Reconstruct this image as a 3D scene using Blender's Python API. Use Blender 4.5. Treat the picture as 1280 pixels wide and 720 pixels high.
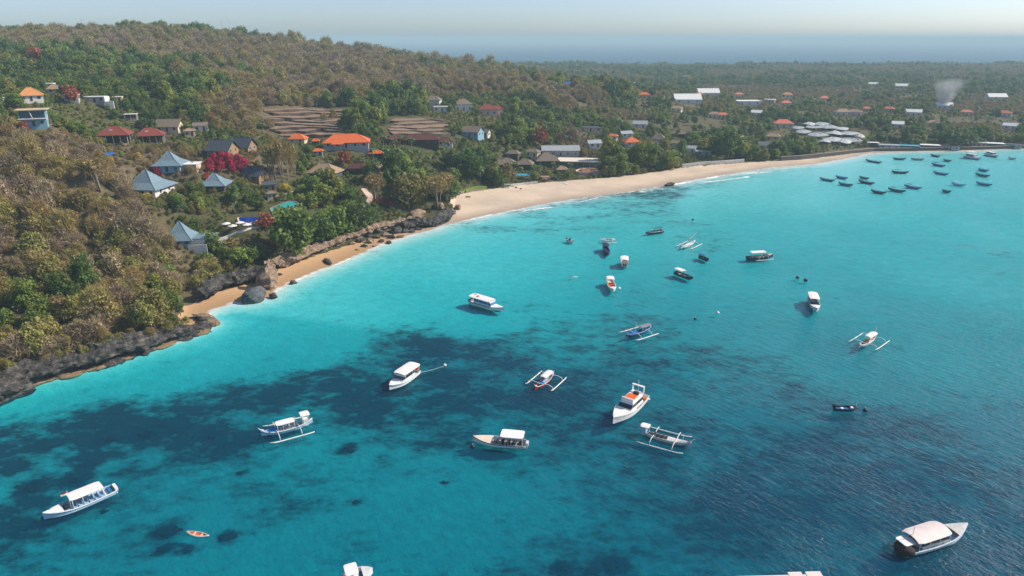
import bpy, bmesh, math, random
import numpy as np
from mathutils import Vector, Matrix, noise as mnoise

# ------------------------------------------------------------------ camera, sky, sun, exposure
scene = bpy.context.scene
for _o in list(bpy.data.objects):
    bpy.data.objects.remove(_o)
COL = scene.collection
R = math.radians
CAM_H = 75.0
PITCH = R(20.05)
FPX = 853.33                      # focal length in pixels of a 1280 px wide frame (24 mm on 36 mm)
SUN_ELEV, SUN_AZ = R(40), R(80)   # azimuth clockwise from the view direction (+Y)
cam_d = bpy.data.cameras.new('camera'); cam_d.lens = 24.0; cam_d.sensor_width = 36.0
cam_d.clip_start = 0.5; cam_d.clip_end = 90000
cam = bpy.data.objects.new('camera', cam_d); COL.objects.link(cam)
cam.location = (0, 0, CAM_H); cam.rotation_euler = (math.pi / 2 - PITCH, 0, 0)
scene.camera = cam

world = bpy.data.worlds.new('World'); scene.world = world; world.use_nodes = True
wn = world.node_tree; wn.nodes.clear()
wo = wn.nodes.new('ShaderNodeOutputWorld'); wb = wn.nodes.new('ShaderNodeBackground')
sky = wn.nodes.new('ShaderNodeTexSky'); sky.sky_type = 'NISHITA'; sky.sun_disc = False
sky.sun_elevation = SUN_ELEV; sky.sun_rotation = SUN_AZ
sky.air_density = 0.62; sky.dust_density = 1.0; sky.ozone_density = 2.2; sky.altitude = 0
wb.inputs["Strength"].default_value = 0.145
wn.links.new(sky.outputs[0], wb.inputs[0]); wn.links.new(wb.outputs[0], wo.inputs[0])

sun_d = bpy.data.lights.new('sun', 'SUN'); sun_d.energy = 5.0; sun_d.angle = R(0.53); sun_d.color = (1.0, 0.90, 0.76)
sun = bpy.data.objects.new('sun', sun_d); COL.objects.link(sun)
_sd = Vector((math.sin(SUN_AZ) * math.cos(SUN_ELEV), math.cos(SUN_AZ) * math.cos(SUN_ELEV), math.sin(SUN_ELEV)))
sun.rotation_euler = (-_sd).to_track_quat('-Z', 'Y').to_euler(); sun.location = (0, 0, 200)

scene.view_settings.view_transform = 'Standard'; scene.view_settings.look = 'None'
scene.view_settings.gamma = 1.0; scene.view_settings.exposure = 0.2
scene.render.engine = 'CYCLES'
cy = scene.cycles
cy.max_bounces = 6; cy.diffuse_bounces = 3; cy.glossy_bounces = 2; cy.transmission_bounces = 3
cy.transparent_max_bounces = 12; cy.volume_bounces = 0; cy.use_denoising = True
cy.caustics_reflective = False; cy.caustics_refractive = False; cy.sample_clamp_indirect = 4.0

HAZE_DENSITY = 0.00023

# ------------------------------------------------------------------ helpers
rng = np.random.default_rng(11)
random.seed(5)

def ray_dir(px, py):
    a = (np.asarray(px, float) - 640) / FPX; b = (360 - np.asarray(py, float)) / FPX
    c, s = math.cos(PITCH), math.sin(PITCH)
    return a, c + b * s, -s + b * c

def at_z(px, py, z=0.0):
    """point of the level z seen in that direction (used once, to survey the plan)"""
    dx, dy, dz = ray_dir(px, py)
    t = (z - CAM_H) / dz
    return np.array([float(dx * t), float(dy * t), z])

def at_Y(px, py, Y):
    dx, dy, dz = ray_dir(px, py)
    t = Y / dy
    return np.array([float(dx * t), Y, float(CAM_H + dz * t)])

def project(X, Y, Z):
    c, s = math.cos(PITCH), math.sin(PITCH)
    zz = Z - CAM_H
    depth = Y * c - zz * s
    up = Y * s + zz * c
    depth = np.where(depth < 1, 1, depth)
    return 640 + FPX * X / depth, 360 - FPX * up / depth, depth

def smooth(a, b, x):
    t = np.clip((x - a) / (b - a), 0, 1)
    return t * t * (3 - 2 * t)

class MB:
    """collects faces, then builds one mesh object"""
    def __init__(s): s.v = []; s.f = []; s.m = []; s.sm = []
    def add(s, vs, fs, mi=0, smooth=False):
        o = len(s.v); s.v += [tuple(map(float, p)) for p in vs]
        for f in fs:
            s.f.append(tuple(o + i for i in f)); s.m.append(mi); s.sm.append(smooth)
        return s
    def box(s, x0, x1, y0, y1, z0, z1, mi=0):
        vs = [(x0,y0,z0),(x1,y0,z0),(x1,y1,z0),(x0,y1,z0),(x0,y0,z1),(x1,y0,z1),(x1,y1,z1),(x0,y1,z1)]
        return s.add(vs, [(3,2,1,0),(4,5,6,7),(0,1,5,4),(1,2,6,5),(2,3,7,6),(3,0,4,7)], mi)
    def tube(s, pts, r, n=6, mi=0):
        pts = [Vector(p) for p in pts]
        rr = r if isinstance(r, (list, tuple)) else [r] * len(pts)
        vs = []; fs = []
        for i, p in enumerate(pts):
            d = (pts[min(i+1, len(pts)-1)] - pts[max(i-1, 0)]).normalized()
            u = d.cross(Vector((0, 0, 1)))
            if u.length < 1e-3: u = Vector((1, 0, 0))
            u.normalize(); w = d.cross(u)
            for k in range(n):
                a = 2 * math.pi * k / n
                vs.append(p + (u * math.cos(a) + w * math.sin(a)) * rr[i])
        for i in range(len(pts) - 1):
            for k in range(n):
                k2 = (k + 1) % n
                fs.append((i*n+k, i*n+k2, (i+1)*n+k2, (i+1)*n+k))
        fs.append(tuple(range(n))[::-1]); fs.append(tuple((len(pts)-1)*n + k for k in range(n)))
        return s.add(vs, fs, mi, True)
    def mesh(s, name, mats):
        me = bpy.data.meshes.new(name); me.from_pydata(s.v, [], s.f)
        for m in (mats if isinstance(mats, (list, tuple)) else [mats]): me.materials.append(m)
        me.polygons.foreach_set('material_index', s.m); me.polygons.foreach_set('use_smooth', s.sm)
        me.update(); return me
    def build(s, name, mats, parent=None):
        return mkobj(name, s.mesh(name, mats), parent)

def mkobj(name, me, parent=None, loc=None, rz=None):
    o = bpy.data.objects.new(name, me); COL.objects.link(o)
    if parent is not None: o.parent = parent
    if loc is not None: o.location = loc
    if rz is not None: o.rotation_euler = (0, 0, rz)
    return o

def tag(o, label=None, cat=None, group=None, kind=None):
    if label: o['label'] = label
    if cat: o['category'] = cat
    if group: o['group'] = group
    if kind: o['kind'] = kind
    return o

def thing(name, label, cat, loc, rz=0.0, group=None):
    o = mkobj(name, None, None, loc, rz); o.empty_display_size = 0.5
    return tag(o, label, cat, group, 'thing')

def fast_mesh(name, V, Q, mats, smooth_all=True):
    """V (n,3) array, Q (m,k) array of equal-sized faces"""
    me = bpy.data.meshes.new(name)
    k = Q.shape[1]
    me.vertices.add(len(V)); me.vertices.foreach_set('co', np.asarray(V, np.float32).ravel())
    me.loops.add(Q.size); me.loops.foreach_set('vertex_index', Q.astype(np.int32).ravel())
    me.polygons.add(len(Q)); me.polygons.foreach_set('loop_start', np.arange(0, Q.size, k, dtype=np.int32))
    me.polygons.foreach_set('use_smooth', np.full(len(Q), smooth_all))
    for m in mats: me.materials.append(m)
    me.update(calc_edges=True); me.validate()
    return me

def set_attr(me, name, vals):
    a = me.attributes.new(name, 'FLOAT', 'POINT'); a.data.foreach_set('value', np.asarray(vals, np.float32))

# ------------------------------------------------------------------ materials
def new_mat(name):
    m = bpy.data.materials.new(name); m.use_nodes = True; nt = m.node_tree; nt.nodes.clear()
    out = nt.nodes.new('ShaderNodeOutputMaterial')
    return m, nt, out

def N(nt, typ, **kw):
    n = nt.nodes.new(typ)
    for k, v in kw.items():
        if k.startswith('i_'):
            key = k[2:]; n.inputs[int(key) if key.isdigit() else key].default_value = v
        else: setattr(n, k, v)
    return n

def mixc(nt, fac, a, b, blend='MIX'):
    n = nt.nodes.new('ShaderNodeMix'); n.data_type = 'RGBA'; n.blend_type = blend
    for sock, v in ((n.inputs[0], fac), (n.inputs[6], a), (n.inputs[7], b)):
        if hasattr(v, 'links') or isinstance(v, bpy.types.NodeSocket): nt.links.new(v, sock)
        else: sock.default_value = v if not isinstance(v, tuple) else (*v, 1.0)[:4]
    return n.outputs[2]

def math_n(nt, op, a, b=0.0, clamp=False):
    n = nt.nodes.new('ShaderNodeMath'); n.operation = op; n.use_clamp = clamp
    for i, v in enumerate((a, b)):
        if isinstance(v, bpy.types.NodeSocket): nt.links.new(v, n.inputs[i])
        else: n.inputs[i].default_value = v
    return n.outputs[0]

def ramp(nt, fac, stops):
    n = nt.nodes.new('ShaderNodeValToRGB'); e = n.color_ramp.elements
    while len(e) < len(stops): e.new(0.5)
    for el, (p, c) in zip(e, stops):
        el.position = p; el.color = (*c, 1) if len(c) == 3 else c
    nt.links.new(fac, n.inputs[0]); return n.outputs[0]

def noise_fac(nt, scale, detail=4, rough=0.6, vec=None, typ='Object', stretch=None):
    if vec is None:
        tc = nt.nodes.new('ShaderNodeTexCoord'); vec = tc.outputs[typ]
    if stretch:
        mp = nt.nodes.new('ShaderNodeMapping'); mp.inputs['Scale'].default_value = stretch
        nt.links.new(vec, mp.inputs[0]); vec = mp.outputs[0]
    n = nt.nodes.new('ShaderNodeTexNoise'); n.inputs['Scale'].default_value = scale
    n.inputs['Detail'].default_value = detail; n.inputs['Roughness'].default_value = rough
    nt.links.new(vec, n.inputs['Vector']); return n.outputs[0]

_mats = {}
def mat(name, col, rough=0.7, var=0.25, scale=1.5, bump=0.0, stretch=None, metal=0.0, spec=0.4, rnd=0.0):
    """painted, plastered, thatched ... surface with weathering from noise"""
    if name in _mats: return _mats[name]
    m, nt, out = new_mat(name)
    b = nt.nodes.new('ShaderNodeBsdfPrincipled')
    f = noise_fac(nt, scale, 5, 0.65, stretch=stretch)
    lo = tuple(max(0, c * (1 - var)) for c in col); hi = tuple(min(1, c * (1 + var * 0.7)) for c in col)
    c = ramp(nt, f, [(0.3, lo), (0.7, hi)])
    if rnd:
        oi = nt.nodes.new('ShaderNodeObjectInfo')
        hs = nt.nodes.new('ShaderNodeHueSaturation')
        v = math_n(nt, 'ADD', math_n(nt, 'MULTIPLY', oi.outputs['Random'], rnd), 1 - rnd / 2)
        nt.links.new(v, hs.inputs['Value']); nt.links.new(c, hs.inputs['Color']); c = hs.outputs[0]
    nt.links.new(c, b.inputs['Base Color'])
    b.inputs['Roughness'].default_value = rough; b.inputs['Metallic'].default_value = metal
    b.inputs['Specular IOR Level'].default_value = spec
    if bump:
        bp = nt.nodes.new('ShaderNodeBump'); bp.inputs['Strength'].default_value = bump; bp.inputs['Distance'].default_value = 0.145
        nt.links.new(noise_fac(nt, scale * 4, 4, 0.6, stretch=stretch), bp.inputs['Height']); nt.links.new(bp.outputs[0], b.inputs['Normal'])
    nt.links.new(b.outputs[0], out.inputs[0]); _mats[name] = m
    return m

def leaf_mat(name, col, col2, transl=0.35, rnd=0.5, hue=0.03):
    m, nt, out = new_mat(name)
    at = N(nt, 'ShaderNodeAttribute', attribute_name='leafvar')
    c = mixc(nt, at.outputs['Fac'], col, col2)
    oi = nt.nodes.new('ShaderNodeObjectInfo'); hs = nt.nodes.new('ShaderNodeHueSaturation')
    nt.links.new(math_n(nt, 'ADD', math_n(nt, 'MULTIPLY', oi.outputs['Random'], rnd), 1 - rnd / 2), hs.inputs['Value'])
    r2 = math_n(nt, 'FRACT', math_n(nt, 'MULTIPLY', oi.outputs['Random'], 17.31))
    nt.links.new(math_n(nt, 'ADD', math_n(nt, 'MULTIPLY', r2, hue), 0.5 - hue / 2), hs.inputs['Hue'])
    nt.links.new(c, hs.inputs['Color']); c = hs.outputs[0]
    d = nt.nodes.new('ShaderNodeBsdfPrincipled'); d.inputs['Roughness'].default_value = 0.55; d.inputs['Specular IOR Level'].default_value = 0.25
    t = nt.nodes.new('ShaderNodeBsdfTranslucent'); mx = nt.nodes.new('ShaderNodeMixShader'); mx.inputs[0].default_value = transl
    nt.links.new(c, d.inputs['Base Color']); nt.links.new(c, t.inputs[0])
    nt.links.new(d.outputs[0], mx.inputs[1]); nt.links.new(t.outputs[0], mx.inputs[2]); nt.links.new(mx.outputs[0], out.inputs[0])
    return m

def emis_free_glass(name, col=(0.02, 0.05, 0.08)):
    return mat(name, col, rough=0.08, var=0.15, spec=0.8)
# ------------------------------------------------------------------ survey of the plan: shoreline and heights
SHORE_PX = [(-600,640),(-250,548),(-60,505),(0,491),(40,477),(80,468),(130,455),(165,443),(200,432),(240,420),(262,410),(268,405),
    (257,398),(262,388),(290,379),(310,378),(335,371),(350,359),(380,345),(420,330),(450,317),(480,304),(510,295),(540,287),(556,281),
    (572,277),(600,271),(640,263),(690,253),(740,246),(790,239),(840,230),(900,219),(960,210),(1020,205),(1070,196),(1085,192),
    (1130,190),(1200,189),(1280,186),(1400,182),(1700,176)]
SH = np.array([at_z(x, y)[:2] for x, y in SHORE_PX])
POLY = np.vstack([SH, [[4000, 700], [4000, 2050], [1200, 1980], [500, 1960], [0, 2050], [-700, 2400], [-2500, 3000], [-5000, 3000], [-5000, -400], [-600, -400], [-330, 20]]])
NSH = len(SH)

CTL = [(0,440,150),(-150,440,150),(0,300,202),(0,165,289),(100,300,210),(100,380,175),(200,375,188),(200,300,222),(100,220,250),
    (50,155,300),(40,128,345),(100,128,360),(0,100,450),(100,82,550),(200,122,410),(240,45,790),(150,43,790),(60,50,800),(0,48,900),
    (-200,50,800),(-200,165,290),(-200,300,200),(300,55,780),(350,63,780),(400,72,780),(460,75,800),(520,83,850),(240,84,600),
    (300,104,520),(380,104,580),(190,243,262),(228,213,285),(145,183,330),(190,183,335),(290,196,305),(235,306,226),(315,277,248),
    (355,264,262),(327,229,290),(275,240,272),(373,180,365),(433,187,345),(410,222,310),(390,170,385),(390,140,445),(530,182,380),
    (520,152,440),(545,140,480),(617,145,510),(595,172,425),(480,232,312),(560,232,342),(450,262,290),(520,264,300),(630,213,395),
    (690,209,412),(722,213,408),(760,216,404),(700,154,520),(760,116,700),(650,114,650),(600,95,850),(640,100,900),(720,107,900),
    (800,106,1150),(800,144,640),(850,184,470),(900,192,480),(300,340,222),(340,320,238),(400,300,258),(270,360,212)]
CW = [(300,800,7),(600,800,6),(900,800,6),(300,1200,8),(700,1300,9),(1200,1300,9),(200,1600,9),(600,1900,9),(1500,1900,9),(1000,600,5),
    (600,600,5),(-100,1900,9),(-600,1500,28),(-900,1000,75),(-600,2200,10),(-900,2300,24),(-1100,2300,45),(-400,2000,9),(-700,1700,22),(-1500,1000,70),(-800,500,60),(-600,250,45),
    (-400,150,32),(-500,60,22),(-1290,2000,84),(-1700,2100,86),(-950,2050,36),(-2500,1500,60),(3000,1500,9),(2000,900,6),(0,1300,14),(100,1000,16)]
P = [at_Y(*c) for c in CTL] + [np.array(c, float) for c in CW]
P += [np.array([x, y, 1.0]) for x, y in SH[16:]]
P = np.array(P)
def _rbf_fit(XY, z, lam):
    d = np.linalg.norm(XY[:, None] - XY[None], axis=2)
    n = len(XY); A = np.zeros((n + 3, n + 3)); A[:n, :n] = -d + lam * np.eye(n)
    Pm = np.c_[np.ones(n), XY]; A[:n, n:] = Pm; A[n:, :n] = Pm.T
    return np.linalg.solve(A, np.r_[z, 0, 0, 0])
_W = _rbf_fit(P[:, :2], P[:, 2], -6.0)
def rbf(X, Y):
    X = np.asarray(X, float); sh = X.shape; Q = np.c_[X.ravel(), np.asarray(Y, float).ravel()]
    out = np.zeros(len(Q))
    for i in range(0, len(Q), 20000):
        q = Q[i:i+20000]; d = np.sqrt(((q[:, None] - P[None, :, :2]) ** 2).sum(2))
        out[i:i+20000] = -d @ _W[:len(P)] + _W[-3] + q @ _W[-2:]
    return out.reshape(sh)

def inside_poly(X, Y, poly):
    c = np.zeros(np.shape(X), bool); j = len(poly) - 1
    for i in range(len(poly)):
        xi, yi = poly[i]; xj, yj = poly[j]
        cond = ((yi > Y) != (yj > Y)) & (X < (xj - xi) * (Y - yi) / ((yj - yi) + 1e-12) + xi)
        c ^= cond; j = i
    return c

def line_dist(X, Y, pts, close=False):
    best = np.full(np.shape(X), 1e9); arg = np.zeros(np.shape(X))
    n = len(pts)
    for i in range(n if close else n - 1):
        a = pts[i]; b = pts[(i + 1) % n]; d = b - a; L2 = (d ** 2).sum() + 1e-9
        t = np.clip(((X - a[0]) * d[0] + (Y - a[1]) * d[1]) / L2, 0, 1)
        dd = np.hypot(X - a[0] - t * d[0], Y - a[1] - t * d[1])
        m = dd < best; best = np.where(m, dd, best); arg = np.where(m, i + t, arg)
    return best, arg

# smooth value noise on the plan, for relief and for thickets
_NG = rng.random((6, 128, 128))
def vnoise(X, Y, s, k=0):
    x = np.asarray(X) / s + 31.7 * k; y = np.asarray(Y) / s + 17.3 * k
    xi = np.floor(x).astype(int); yi = np.floor(y).astype(int); fx = x - xi; fy = y - yi
    fx = fx * fx * (3 - 2 * fx); fy = fy * fy * (3 - 2 * fy); g = _NG[k % 6]
    a = g[xi % 128, yi % 128]; b = g[(xi+1) % 128, yi % 128]; c = g[xi % 128, (yi+1) % 128]; d = g[(xi+1) % 128, (yi+1) % 128]
    return (a * (1-fx) + b * fx) * (1-fy) + (c * (1-fx) + d * fx) * fy

def axis(lo, a, b, hi, step, grow):
    mid = list(np.arange(a, b + step, step)); up = []; s = step; v = mid[-1]
    while v < hi: s = min(s * grow, 6000); v += s; up.append(v)
    dn = []; s = step; v = mid[0]
    while v > lo: s = min(s * grow, 6000); v -= s; dn.append(v)
    return np.array(dn[::-1] + mid + up)
GX = axis(-30000, -190, 330, 30000, 1.7, 1.035)
GY = axis(-3000, 90, 470, 34000, 1.7, 1.03)
MX, MY = np.meshgrid(GX, GY, indexing='xy')

SAND_BIG = [(540,300),(556,279),(566,262),(562,247),(590,239),(640,233),(690,227),(760,222),(800,218),(850,210),(935,203),(1000,199.5),(1060,193),(1092,189),
    (1092,206),(1000,222),(800,255),(600,290)]
SAND_SMALL = [(330,380),(334,350),(347,336),(400,318),(440,305),(480,294),(545,282),(560,292),(480,320),(380,360)]
SAND_COVE = [(236,396),(250,373),(300,356),(338,346),(348,380),(262,420)]

def terrain(X, Y):
    land = inside_poly(X, Y, POLY)
    d, arg = line_dist(X, Y, POLY, True)
    on_shore = arg < NSH
    cliff = (arg < 11.3)                       # rocky shore left of the point
    cove = (arg >= 11.3) & (arg < 16)
    wd = np.where(cliff, 5.0, np.where(cove, 14.0, 22.0))
    wd = np.where(on_shore & (arg > 16) & (arg < 24), 15.0, wd)
    wd = np.where(arg >= 35, 10.0, wd)
    h = np.maximum(rbf(X, Y), 1.0)
    h = h + (vnoise(X, Y, 23, 1) - .5) * 2.2 * smooth(20, 60, d) + (vnoise(X, Y, 7, 2) - .5) * .7 * smooth(6, 20, d)
    w = smooth(0, 1, d / wd)
    hl = 0.05 + np.minimum(d, 25) * 0.035 + np.where(cliff, w, w * w) * np.maximum(h - 1.0, 0)
    # sand stays low
    px, py, _ = project(X, Y, np.full(np.shape(X), 1.0))
    big = inside_poly(px, py, SAND_BIG)
    hl = np.where(big, np.minimum(hl, 0.05 + d * 0.045), hl)
    # sea bed
    dd = np.minimum(d, 400)
    dep = 0.05 + 0.15 * np.minimum(d, 12) + 0.032 * np.clip(dd - 12, 0, 60) + 0.032 * np.clip(dd - 72, 0, 160) + 0.6 * (vnoise(X, Y, 30, 3) - .5) * smooth(5, 40, d)
    dep = dep * .3
    dep = np.where(Y > 1500, 8 + 0 * d, dep)
    dep = np.where(arg < 12, dep + .25 * smooth(0, 4, d), dep)
    return np.where(land, hl, -np.maximum(dep, 0.03)), np.where(land, d, -d), arg

TZ, TD, TARG = terrain(MX, MY)
SHOAL_PX = [(1200,450,.55),(1200,350,.42),(1260,300,.38),(1000,350,.55),(1000,250,.42),(850,300,.5),(620,330,.6),(700,400,.72),(1000,450,.75),(600,470,1.15),(1000,600,1.2),(1200,650,1.1),
    (550,640,1.0),(300,440,1.0),(150,520,1.2),(100,650,1.2),(900,520,1.0),(1250,560,.85),(450,380,.8),(1150,230,.42),(700,280,.6)]
_ws = (TZ < 0) & (MY > 60) & (MY < 900) & (MX > -400) & (MX < 1200)
_f = np.zeros(MX.shape); _n = np.zeros(MX.shape)
for _x, _y, _v in SHOAL_PX:
    _p = at_z(_x, _y); _w = 1 / (((MX - _p[0]) ** 2 + (MY - _p[1]) ** 2 + 100.0) ** 1.5); _f += _w * _v; _n += _w
TZ = np.where(_ws, TZ * _f / _n, TZ)

def lookup(G, X, Y):
    X = np.asarray(X, float); Y = np.asarray(Y, float)
    i = np.clip(np.searchsorted(GX, X) - 1, 0, len(GX) - 2); j = np.clip(np.searchsorted(GY, Y) - 1, 0, len(GY) - 2)
    fx = np.clip((X - GX[i]) / (GX[i+1] - GX[i]), 0, 1); fy = np.clip((Y - GY[j]) / (GY[j+1] - GY[j]), 0, 1)
    return (G[j, i] * (1-fx) + G[j, i+1] * fx) * (1-fy) + (G[j+1, i] * (1-fx) + G[j+1, i+1] * fx) * fy
def ground_z(X, Y): return lookup(TZ, X, Y)

_TS = np.concatenate([np.arange(90, 700, 0.8), np.geomspace(700, 4000, 500)])
def ground_at(px, py, lift=0.0):
    """where the line of sight meets the ground (plan survey)"""
    dx, dy, dz = ray_dir(px, py)
    X = dx * _TS; Y = dy * _TS; Z = CAM_H + dz * _TS
    hit = np.nonzero(Z <= np.maximum(ground_z(X, Y), 0) + lift)[0]
    k = hit[0] if len(hit) else len(_TS) - 1
    return np.array([X[k], Y[k], float(max(ground_z(X[k], Y[k]), 0))])
def mpp(p):
    """metres per photograph pixel at a point"""
    return float(project(np.array(p[0]), np.array(p[1]), np.array(p[2]))[2]) / FPX

# levelled building plots cut into the slope
PADS = [(314,273,10),(355,259,8),(300,289,6),(229,306,8),(190,243,10),(222,214,9),(272,238,7),(147,182,6.5),(190,181,6),(407,222,7),(722,211,12),(738,217,9)]
for _x, _y, _r in PADS:
    _p = ground_at(_x, _y); _d = np.hypot(MX - _p[0], MY - _p[1] - _r * .35); _w = 1 - smooth(_r, _r * 1.7, _d)
    TZ = np.where(TZ > .5, TZ * (1 - _w) + _p[2] * _w, TZ)

# ------------------------------------------------------------------ ground sheet
def ground_material():
    m, nt, out = new_mat('ground_soil_sand_seabed')
    geo = nt.nodes.new('ShaderNodeNewGeometry'); pos = geo.outputs['Position']
    sand = N(nt, 'ShaderNodeAttribute', attribute_name='sand').outputs['Fac']
    orange = N(nt, 'ShaderNodeAttribute', attribute_name='orange').outputs['Fac']
    grass = N(nt, 'ShaderNodeAttribute', attribute_name='seagrass').outputs['Fac']
    sea = N(nt, 'ShaderNodeAttribute', attribute_name='seabed').outputs['Fac']
    green = N(nt, 'ShaderNodeAttribute', attribute_name='greenness').outputs['Fac']
    n1 = noise_fac(nt, 0.35, 6, 0.65, pos); n2 = noise_fac(nt, 0.06, 5, 0.6, pos); n3 = noise_fac(nt, 1.6, 5, 0.7, pos)
    dry = ramp(nt, n1, [(0.3, (0.10, 0.072, 0.042)), (0.55, (0.17, 0.128, 0.075)), (0.75, (0.23, 0.18, 0.115))])
    gr = ramp(nt, n1, [(0.3, (0.035, 0.05, 0.018)), (0.7, (0.09, 0.095, 0.04))])
    soil = mixc(nt, green, dry, gr)
    pale = ramp(nt, n3, [(0.25, (0.55, 0.43, 0.32)), (0.75, (0.69, 0.565, 0.435))])
    orng = ramp(nt, n3, [(0.25, (0.50, 0.30, 0.155)), (0.75, (0.64, 0.42, 0.24))])
    pale = mixc(nt, 1.0, pale, ramp(nt, n2, [(.3, (.80, .80, .82)), (.6, (1, 1, 1))]), 'MULTIPLY')
    sandc = mixc(nt, orange, pale, orng)
    sep = nt.nodes.new('ShaderNodeSeparateXYZ'); nt.links.new(pos, sep.inputs[0])
    wet = nt.nodes.new('ShaderNodeMapRange'); wet.inputs[1].default_value = 0.05; wet.inputs[2].default_value = 0.45; wet.inputs[3].default_value = 0.62; wet.inputs[4].default_value = 1.0
    nt.links.new(sep.outputs[2], wet.inputs[0])
    sandw = mixc(nt, 1.0, sandc, wet.outputs[0], 'MULTIPLY')
    s_edge = math_n(nt, 'GREATER_THAN', math_n(nt, 'ADD', sand, math_n(nt, 'MULTIPLY', math_n(nt, 'SUBTRACT', n3, 0.5), 0.7)), 0.5)
    landc = mixc(nt, s_edge, soil, sandw)
    # sea bed: pale sand with meadows of seagrass, rubble and reef
    nb = noise_fac(nt, 0.045, 7, 0.62, pos, stretch=(0.7, 1.25, 1)); nb2 = noise_fac(nt, 0.30, 8, 0.7, pos, stretch=(0.8, 1.2, 1))
    bedsand = ramp(nt, nb2, [(0.3, (0.56, 0.60, 0.58)), (0.7, (0.80, 0.82, 0.80))])
    gv = math_n(nt, 'ADD', grass, math_n(nt, 'ADD', math_n(nt, 'MULTIPLY', math_n(nt, 'SUBTRACT', nb, 0.5), 1.3), math_n(nt, 'MULTIPLY', math_n(nt, 'SUBTRACT', nb2, 0.5), 1.6)))
    gm = nt.nodes.new('ShaderNodeMapRange'); gm.inputs[1].default_value = 0.34; gm.inputs[2].default_value = 0.78
    nt.links.new(gv, gm.inputs[0])
    bedgrass = ramp(nt, nb2, [(0.3, (0.006, 0.018, 0.034)), (0.7, (0.03, 0.085, 0.10))])
    bed = mixc(nt, gm.outputs[0], bedsand, bedgrass)
    c = mixc(nt, sea, landc, bed)
    b = nt.nodes.new('ShaderNodeBsdfPrincipled'); b.inputs['Roughness'].default_value = 0.9; b.inputs['Specular IOR Level'].default_value = 0.1
    nt.links.new(c, b.inputs['Base Color'])
    bp = nt.nodes.new('ShaderNodeBump'); bp.inputs['Strength'].default_value = 0.5; bp.inputs['Distance'].default_value = 0.4
    nt.links.new(n3, bp.inputs['Height']); nt.links.new(bp.outputs[0], b.inputs['Normal'])
    nt.links.new(b.outputs[0], out.inputs[0]); return m

def idw(X, Y, pts, vals, p=3.0):
    X = np.asarray(X, float); sh = X.shape; q = np.c_[X.ravel(), np.asarray(Y, float).ravel()]; out = np.zeros(len(q))
    for i in range(0, len(q), 20000):
        d2 = ((q[i:i+20000, None] - pts[None]) ** 2).sum(2) + 25.0
        w = d2 ** (-p / 2); out[i:i+20000] = (w @ vals) / w.sum(1)
    return out.reshape(sh)

GREEN_PX = [(50,350,.22),(150,300,.22),(50,250,.12),(200,370,.32),(60,430,.34),(0,200,.1),(120,215,.08),(180,330,.26),(0,300,.24),
    (100,60,.12),(200,70,.08),(300,80,.08),(250,110,.12),(400,90,.08),(430,120,.1),(350,66,.08),(470,100,.12),
    (30,84,.75),(100,90,.85),(125,102,.85),(150,140,.85),(240,122,.8),(220,172,.5),(250,255,.75),(330,250,.75),(290,200,.5),(400,240,.95),
    (380,285,1),(430,275,1),(300,320,.75),(500,200,.95),(560,200,1),(600,190,.95),(500,132,.8),(460,152,.7),(560,152,.7),(640,162,.5),
    (340,132,.15),(330,200,.15),(300,140,.12),(700,122,.22),(620,105,.25),(760,152,.4),(560,102,.25),(700,172,.4),(740,182,.15),(800,182,.95),(870,182,.95),
    (900,152,.42),(1000,172,.55),(1000,122,.3),(850,105,.28),(1100,152,.36),(1200,162,.6),(1250,132,.3),(1000,92,.27),(1200,92,.27),(700,90,.35),(540,90,.45)]
_gp = np.array([ground_at(x, y)[:2] for x, y, g in GREEN_PX]); _gv = np.array([g for *_, g in GREEN_PX])
def greenness(X, Y): return idw(X, Y, _gp, _gv)

# meadows on the sea bed: (x, y, amount) surveyed from the bay
GRASS_PX = [(60,500,.12),(0,545,.85),(120,530,.9),(220,520,.88),(300,430,.05),(200,470,.15),(330,490,.75),(400,440,.1),(300,540,.75),(160,570,.55),(60,580,.45),
    (30,640,.7),(150,650,.55),(260,610,.5),(240,650,.35),(330,600,.45),(400,560,.4),(450,500,.88),(440,460,.72),(520,440,.8),(600,450,.85),(560,480,.9),(650,490,.7),(600,530,.5),
    (520,560,.45),(500,620,.3),(600,600,.35),(560,670,.3),(420,640,.35),(300,690,.25),(100,700,.45),(680,420,.4),(760,440,.6),(820,440,.5),(720,530,.65),(700,590,.45),
    (780,620,.4),(680,690,.5),(760,700,.55),(850,560,.65),(930,600,.85),(1000,560,.7),(1000,640,.75),(900,670,.6),(1080,600,.8),(1150,560,.6),(1230,640,.65),(1100,690,.6),
    (980,500,.5),(900,480,.5),(1050,450,.2),(1150,470,.25),(1250,500,.3),(700,350,.05),(500,360,0),(450,380,.05),(600,400,.25),(620,320,0),(850,350,.15),
    (950,380,.12),(1100,350,.05),(1200,400,.1),(760,250,.5),(820,242,.55),(640,270,.35),(900,250,.1),(1100,250,.0),(1250,260,0),(360,400,0)]
_sp = np.array([at_z(x, y)[:2] for x, y, g in GRASS_PX]); _sv = np.array([g for *_, g in GRASS_PX])

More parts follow.
